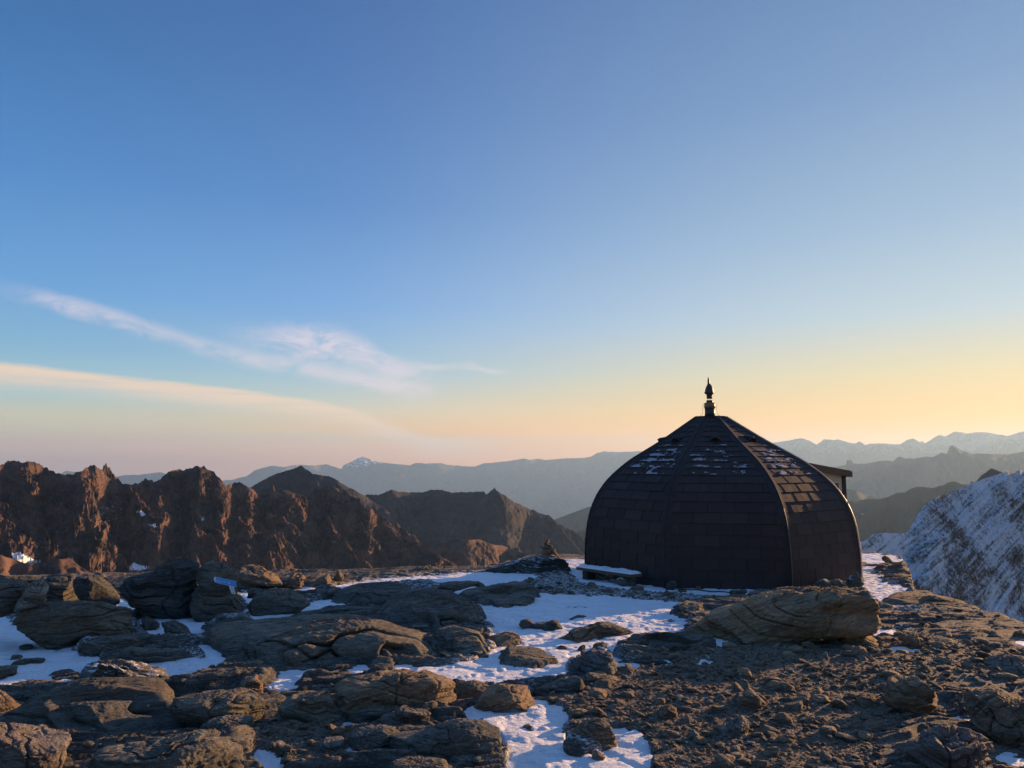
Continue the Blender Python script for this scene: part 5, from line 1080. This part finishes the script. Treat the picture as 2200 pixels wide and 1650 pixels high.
fas = joinm([boxm(o * rc + up * (zt(rc) - 0.075) + sdir * sg * (PW + 0.135), slope_dir, sdir, nrm, rl + 0.02, 0.026, 0.115) for sg in (1, -1)])
hpart('fascia_board', *fas, M['wood'], pr)
hpart('fascia_board', *boxm(o * (PR1 + 0.135) + up * (zt(PR1 + 0.135) - 0.07), o, sdir, up, 0.024, 2 * PW + 0.28, 0.115), M['wood'], pr)

# ------------------------------------------------------------------ snow covered plank bench
b0, b1 = gpt(1250.0, 1244.0), gpt(1368.0, 1263.0)
bd = b1 - b0; bl = np.linalg.norm(bd[:2]); bd = bd / np.linalg.norm(bd); bs = np.array([-bd[1], bd[0], 0]); bs /= np.linalg.norm(bs)
bench = bpy.data.objects.new('plank_bench', None); C.collection.objects.link(bench); bench.location = tuple((b0 + b1) / 2)
bench['label'] = 'low wooden plank under snow, laid on stones beside the hut'; bench['category'] = 'plank'
mid = np.array([0, 0, 0.19])
link('plank', mesh('plank', *boxm(mid, bd, bs, up, bl, 0.24, 0.045), M['wood'], False), parent=bench)
nu, nv = 60, 14
Ug, Vg = np.meshgrid(np.linspace(-0.5, 0.5, nu), np.linspace(-0.5, 0.5, nv), indexing='ij')
hh = 0.055 * (1 - (np.abs(Vg) * 2) ** 4) * smooth(0.5 - np.abs(Ug), 0, 0.02) * (0.75 + 0.6 * fbm(P3(Ug * 9, Vg * 2), 3))
vs = mid + (Ug * bl * 0.995)[..., None] * bd + (Vg * 0.235)[..., None] * bs + (0.024 + np.maximum(hh, 0))[..., None] * up
link('snow_cover', mesh('snow_cover', vs.reshape(-1, 3), grid_faces(nu, nv), M['snow'], True), parent=bench)
for q in (-0.36, 0.38):
    link('support_block', mesh('support_block', *boxm(mid + bd * bl * q - up * 0.115, bd, bs, up, 0.13, 0.17, 0.18), M['darkwood'], False), parent=bench)

# ------------------------------------------------------------------ cable along the snow
cp = [(1301, 1252), (1315, 1256), (1340, 1258), (1369, 1262), (1395, 1264), (1420, 1269), (1450, 1272), (1500, 1276), (1560, 1281), (1590, 1281)]
pp = np.array([gpt(float(a), float(b)) for a, b in cp]); ti = np.linspace(0, len(cp) - 1, 60)
pp = np.stack([np.interp(ti, range(len(cp)), pp[:, i]) for i in range(3)], -1); pp[:, 2] = [base(0, q[1]) + 0.055 + 0.006 * math.sin(i) for i, q in enumerate(pp)]
link('cable', mesh('cable', *tube(pp, 0.010, 6), M['cable'], True), label='thin dark cable lying across the snow in front of the hut', cat='cable')

# ------------------------------------------------------------------ cairn on the rim
cb = pt(np.array(1178.0), np.array(1202.0), 15.7)
cairn = bpy.data.objects.new('stone_cairn', None); C.collection.objects.link(cairn); cairn.location = tuple(cb)
cairn['label'] = 'small cairn of stacked flat stones on the rim left of the hut'; cairn['category'] = 'cairn'
spx = 15.7 / F
rs = np.random.default_rng(5)
protos = stone_protos(5, 3)
lay = [(0, -1, 38, 7), (-3, 3, 30, 6), (2, 7, 30, 6), (-5, 10, 22, 6), (7, 12, 16, 5), (-6, 14, 20, 5), (4, 16, 18, 5), (-6, 18, 18, 5), (2, 20, 18, 5), (-6, 23, 16, 5), (1, 25, 15, 5), (-6, 28, 14, 5), (-2, 31, 14, 4), (-5, 34, 11, 4), (-3, 37, 12, 4), (11, 20, 9, 4), (5, 28, 9, 4), (-1, 40, 8, 3)]
for i, (ox, oz, ww, hh_) in enumerate(lay):
    v, f = protos[i % 5]; q = v / np.ptp(v, axis=0) * np.array([ww * spx, ww * spx * 0.8, hh_ * spx * 1.25]) 
    th = rs.uniform(-0.5, 0.5); q = np.stack([q[:, 0] * math.cos(th) - q[:, 1] * math.sin(th), q[:, 0] * math.sin(th) + q[:, 1] * math.cos(th), q[:, 2] + rs.normal(0, 0.12) * q[:, 0]], -1)
    link('stone', mesh('stone', q + np.array([ox * spx, rs.normal(0, 0.02), oz * spx]), f, M['rock_brown'] if i % 3 else M['rock'], True), parent=cairn)
v, f = protos[2]; q = v / np.ptp(v, axis=0) * np.array([40 * spx, 0.16, 6 * spx]); th = -R(50)
q = np.stack([q[:, 0] * math.cos(th) - q[:, 2] * math.sin(th), q[:, 1], q[:, 0] * math.sin(th) + q[:, 2] * math.cos(th)], -1)
link('leaning_slab', mesh('leaning_slab', q + np.array([15 * spx, -0.06, 13 * spx]), f, M['rock'], True), parent=cairn)

# ------------------------------------------------------------------ trail sign on the boulder
from mathutils.bvhtree import BVHTree
from mathutils import Vector
bpy.context.view_layer.update()
def boulder_hit(o_, px, py):
    bv = BVHTree.FromPolygons([o_.matrix_world @ q.co for q in o_.data.vertices], [tuple(p_.vertices) for p_ in o_.data.polygons])
    d = Vector(raydir(px, py)).normalized(); h = bv.ray_cast(Vector((0, 0, CAMZ)), d)
    return h[3] if h[0] is not None else None
ts = [boulder_hit(sign_rock, a, b) for a, b in ((465, 1247), (480, 1250), (495, 1256), (505, 1258), (485, 1245), (498, 1268), (502, 1273))]
ts = [t for t in ts if t]; tmin = min(ts) - 0.03
dref = Vector(raydir(483, 1252)).normalized()
sc0 = Vector((0, 0, CAMZ)) + dref * tmin
yh = math.hypot(sc0.x, sc0.y)
def on_sign(zx, zy, off=0.0):
    """sign outlines, read in the enlarged photograph"""
    px, py = 440 + zx / 22.0, 1220 + zy / 22.0
    q = pt(np.array(px), np.array(py), yh - off - (px - 483) * 0.0012)
    return q
def plate(outline, th_, mat, off=0.0):
    fr_ = np.array([on_sign(a, b, off + th_) for a, b in outline]); bk = np.array([on_sign(a, b, off) for a, b in outline]); n = len(outline)
    v = np.concatenate([fr_, bk, [fr_.mean(0)], [bk.mean(0)]]); side = np.array([[j, (j + 1) % n, n + (j + 1) % n, n + j] for j in range(n)])
    tr = np.array([[2 * n, (j + 1) % n, j] for j in range(n)] + [[2 * n + 1, n + j, n + (j + 1) % n] for j in range(n)])
    return v, [side, tr]
M['blue'] = simple('blue_sign_paint', (0.10, 0.34, 0.80), 0.5, 0.4, 0.0, 30, 0.08, 0.0)
M['white'] = simple('white_sign_paint', (0.78, 0.80, 0.82), 0.5, 0.4, 0.0, 30, 0.06, 0.0)
M['pale'] = simple('pale_lettering', (0.50, 0.66, 0.92), 0.5, 0.3, 0.0, 30, 0.05, 0.0)
M['ink'] = simple('dark_lettering', (0.05, 0.06, 0.08), 0.5, 0.3, 0.0, 30, 0.05, 0.0)
so = np.array(on_sign(960, 670)); sign = bpy.data.objects.new('trail_sign', None); C.collection.objects.link(sign); sign.location = tuple(so)
sign['label'] = 'blue pointed trail sign with a white tag, fixed to the massive boulder'; sign['category'] = 'sign'
def spart(name, parts, mat, parent=None, label=None):
    v, f = joinm(parts); return link(name, mesh(name, v - so, f, mat, False), parent=parent or sign, label=label)
board = spart('arrow_board', [plate([(520, 430), (1480, 632), (1497, 922), (528, 708)], 0.012, M['blue'])], M['blue'])
spart('arrow_tip', [plate([(428, 500), (480, 420), (520, 430), (528, 708), (430, 585)], 0.012, M['white'])], M['white'])
strk = []
for i, (a, b, w_, h_) in enumerate([(560, 545, 26, 95), (600, 580, 30, 65), (645, 590, 26, 68), (690, 600, 26, 80), (735, 612, 40, 60), (795, 620, 26, 60), (835, 628, 22, 50), (890, 615, 30, 80), (935, 640, 28, 60), (980, 650, 24, 58), (1085, 660, 34, 80), (1135, 678, 30, 72), (1185, 690, 26, 60)]):
    k1 = 0.21 * w_
    strk.append(plate([(a, b), (a + w_, b + k1), (a + w_ + 4, b + k1 + h_), (a + 4, b + h_)], 0.002, None, 0.012))
spart('lettering', strk, M['pale'], board)
spart('board_edge', [plate([(520, 430), (1480, 632), (1481, 652), (521, 446)], 0.002, None, 0.0125), plate([(528, 690), (1496, 904), (1497, 922), (528, 708)], 0.002, None, 0.0125)], M['pale'], board)
spart('screw', [plate([(a - 14, b - 14), (a + 14, b - 14), (a + 14, b + 14), (a - 14, b + 14)], 0.003, None, 0.0125) for a, b in ((1355, 665), (1390, 860), (515, 560))], M['ink'], board)
tag_ = spart('white_tag', [plate([(1128, 850), (1365, 880), (1462, 1252), (1262, 1205)], 0.008, None, -0.002)], M['white'])
spart('tag_marks', [plate([(a, b), (a + w_, b + 12), (a + w_ + 8, b + 12 + h_), (a + 8, b + h_)], 0.002, None, 0.006) for a, b, w_, h_ in ((1235, 912, 40, 22), (1245, 965, 90, 10), (1262, 1010, 80, 10), (1280, 1050, 60, 14), (1300, 1090, 70, 10), (1325, 1145, 50, 36))], M['ink'], tag_)

# ------------------------------------------------------------------ air
hz, k = new_mat('haze_air')
pv = k.n('ShaderNodeVolumePrincipled', None, Color=(0.42, 0.68, 0.97, 1), Density=HAZE_DENSITY, Anisotropy=0.34)
k.t.links.new(pv.outputs[0], k.n('ShaderNodeOutputMaterial').inputs['Volume'])
x0, x1, y0, y1, z0, z1 = -36000., 36000., -4000., 47000., -1760., 1330.
v = [(x, y, z) for z in (z0, z1) for y in (y0, y1) for x in (x0, x1)]
me = mesh('haze', np.array(v), np.array([[0, 2, 3, 1], [4, 5, 7, 6], [0, 1, 5, 4], [1, 3, 7, 5], [3, 2, 6, 7], [2, 0, 4, 6]]), hz, False)
link('haze', me, kind='stuff', label='pale evening haze lying in the valley')
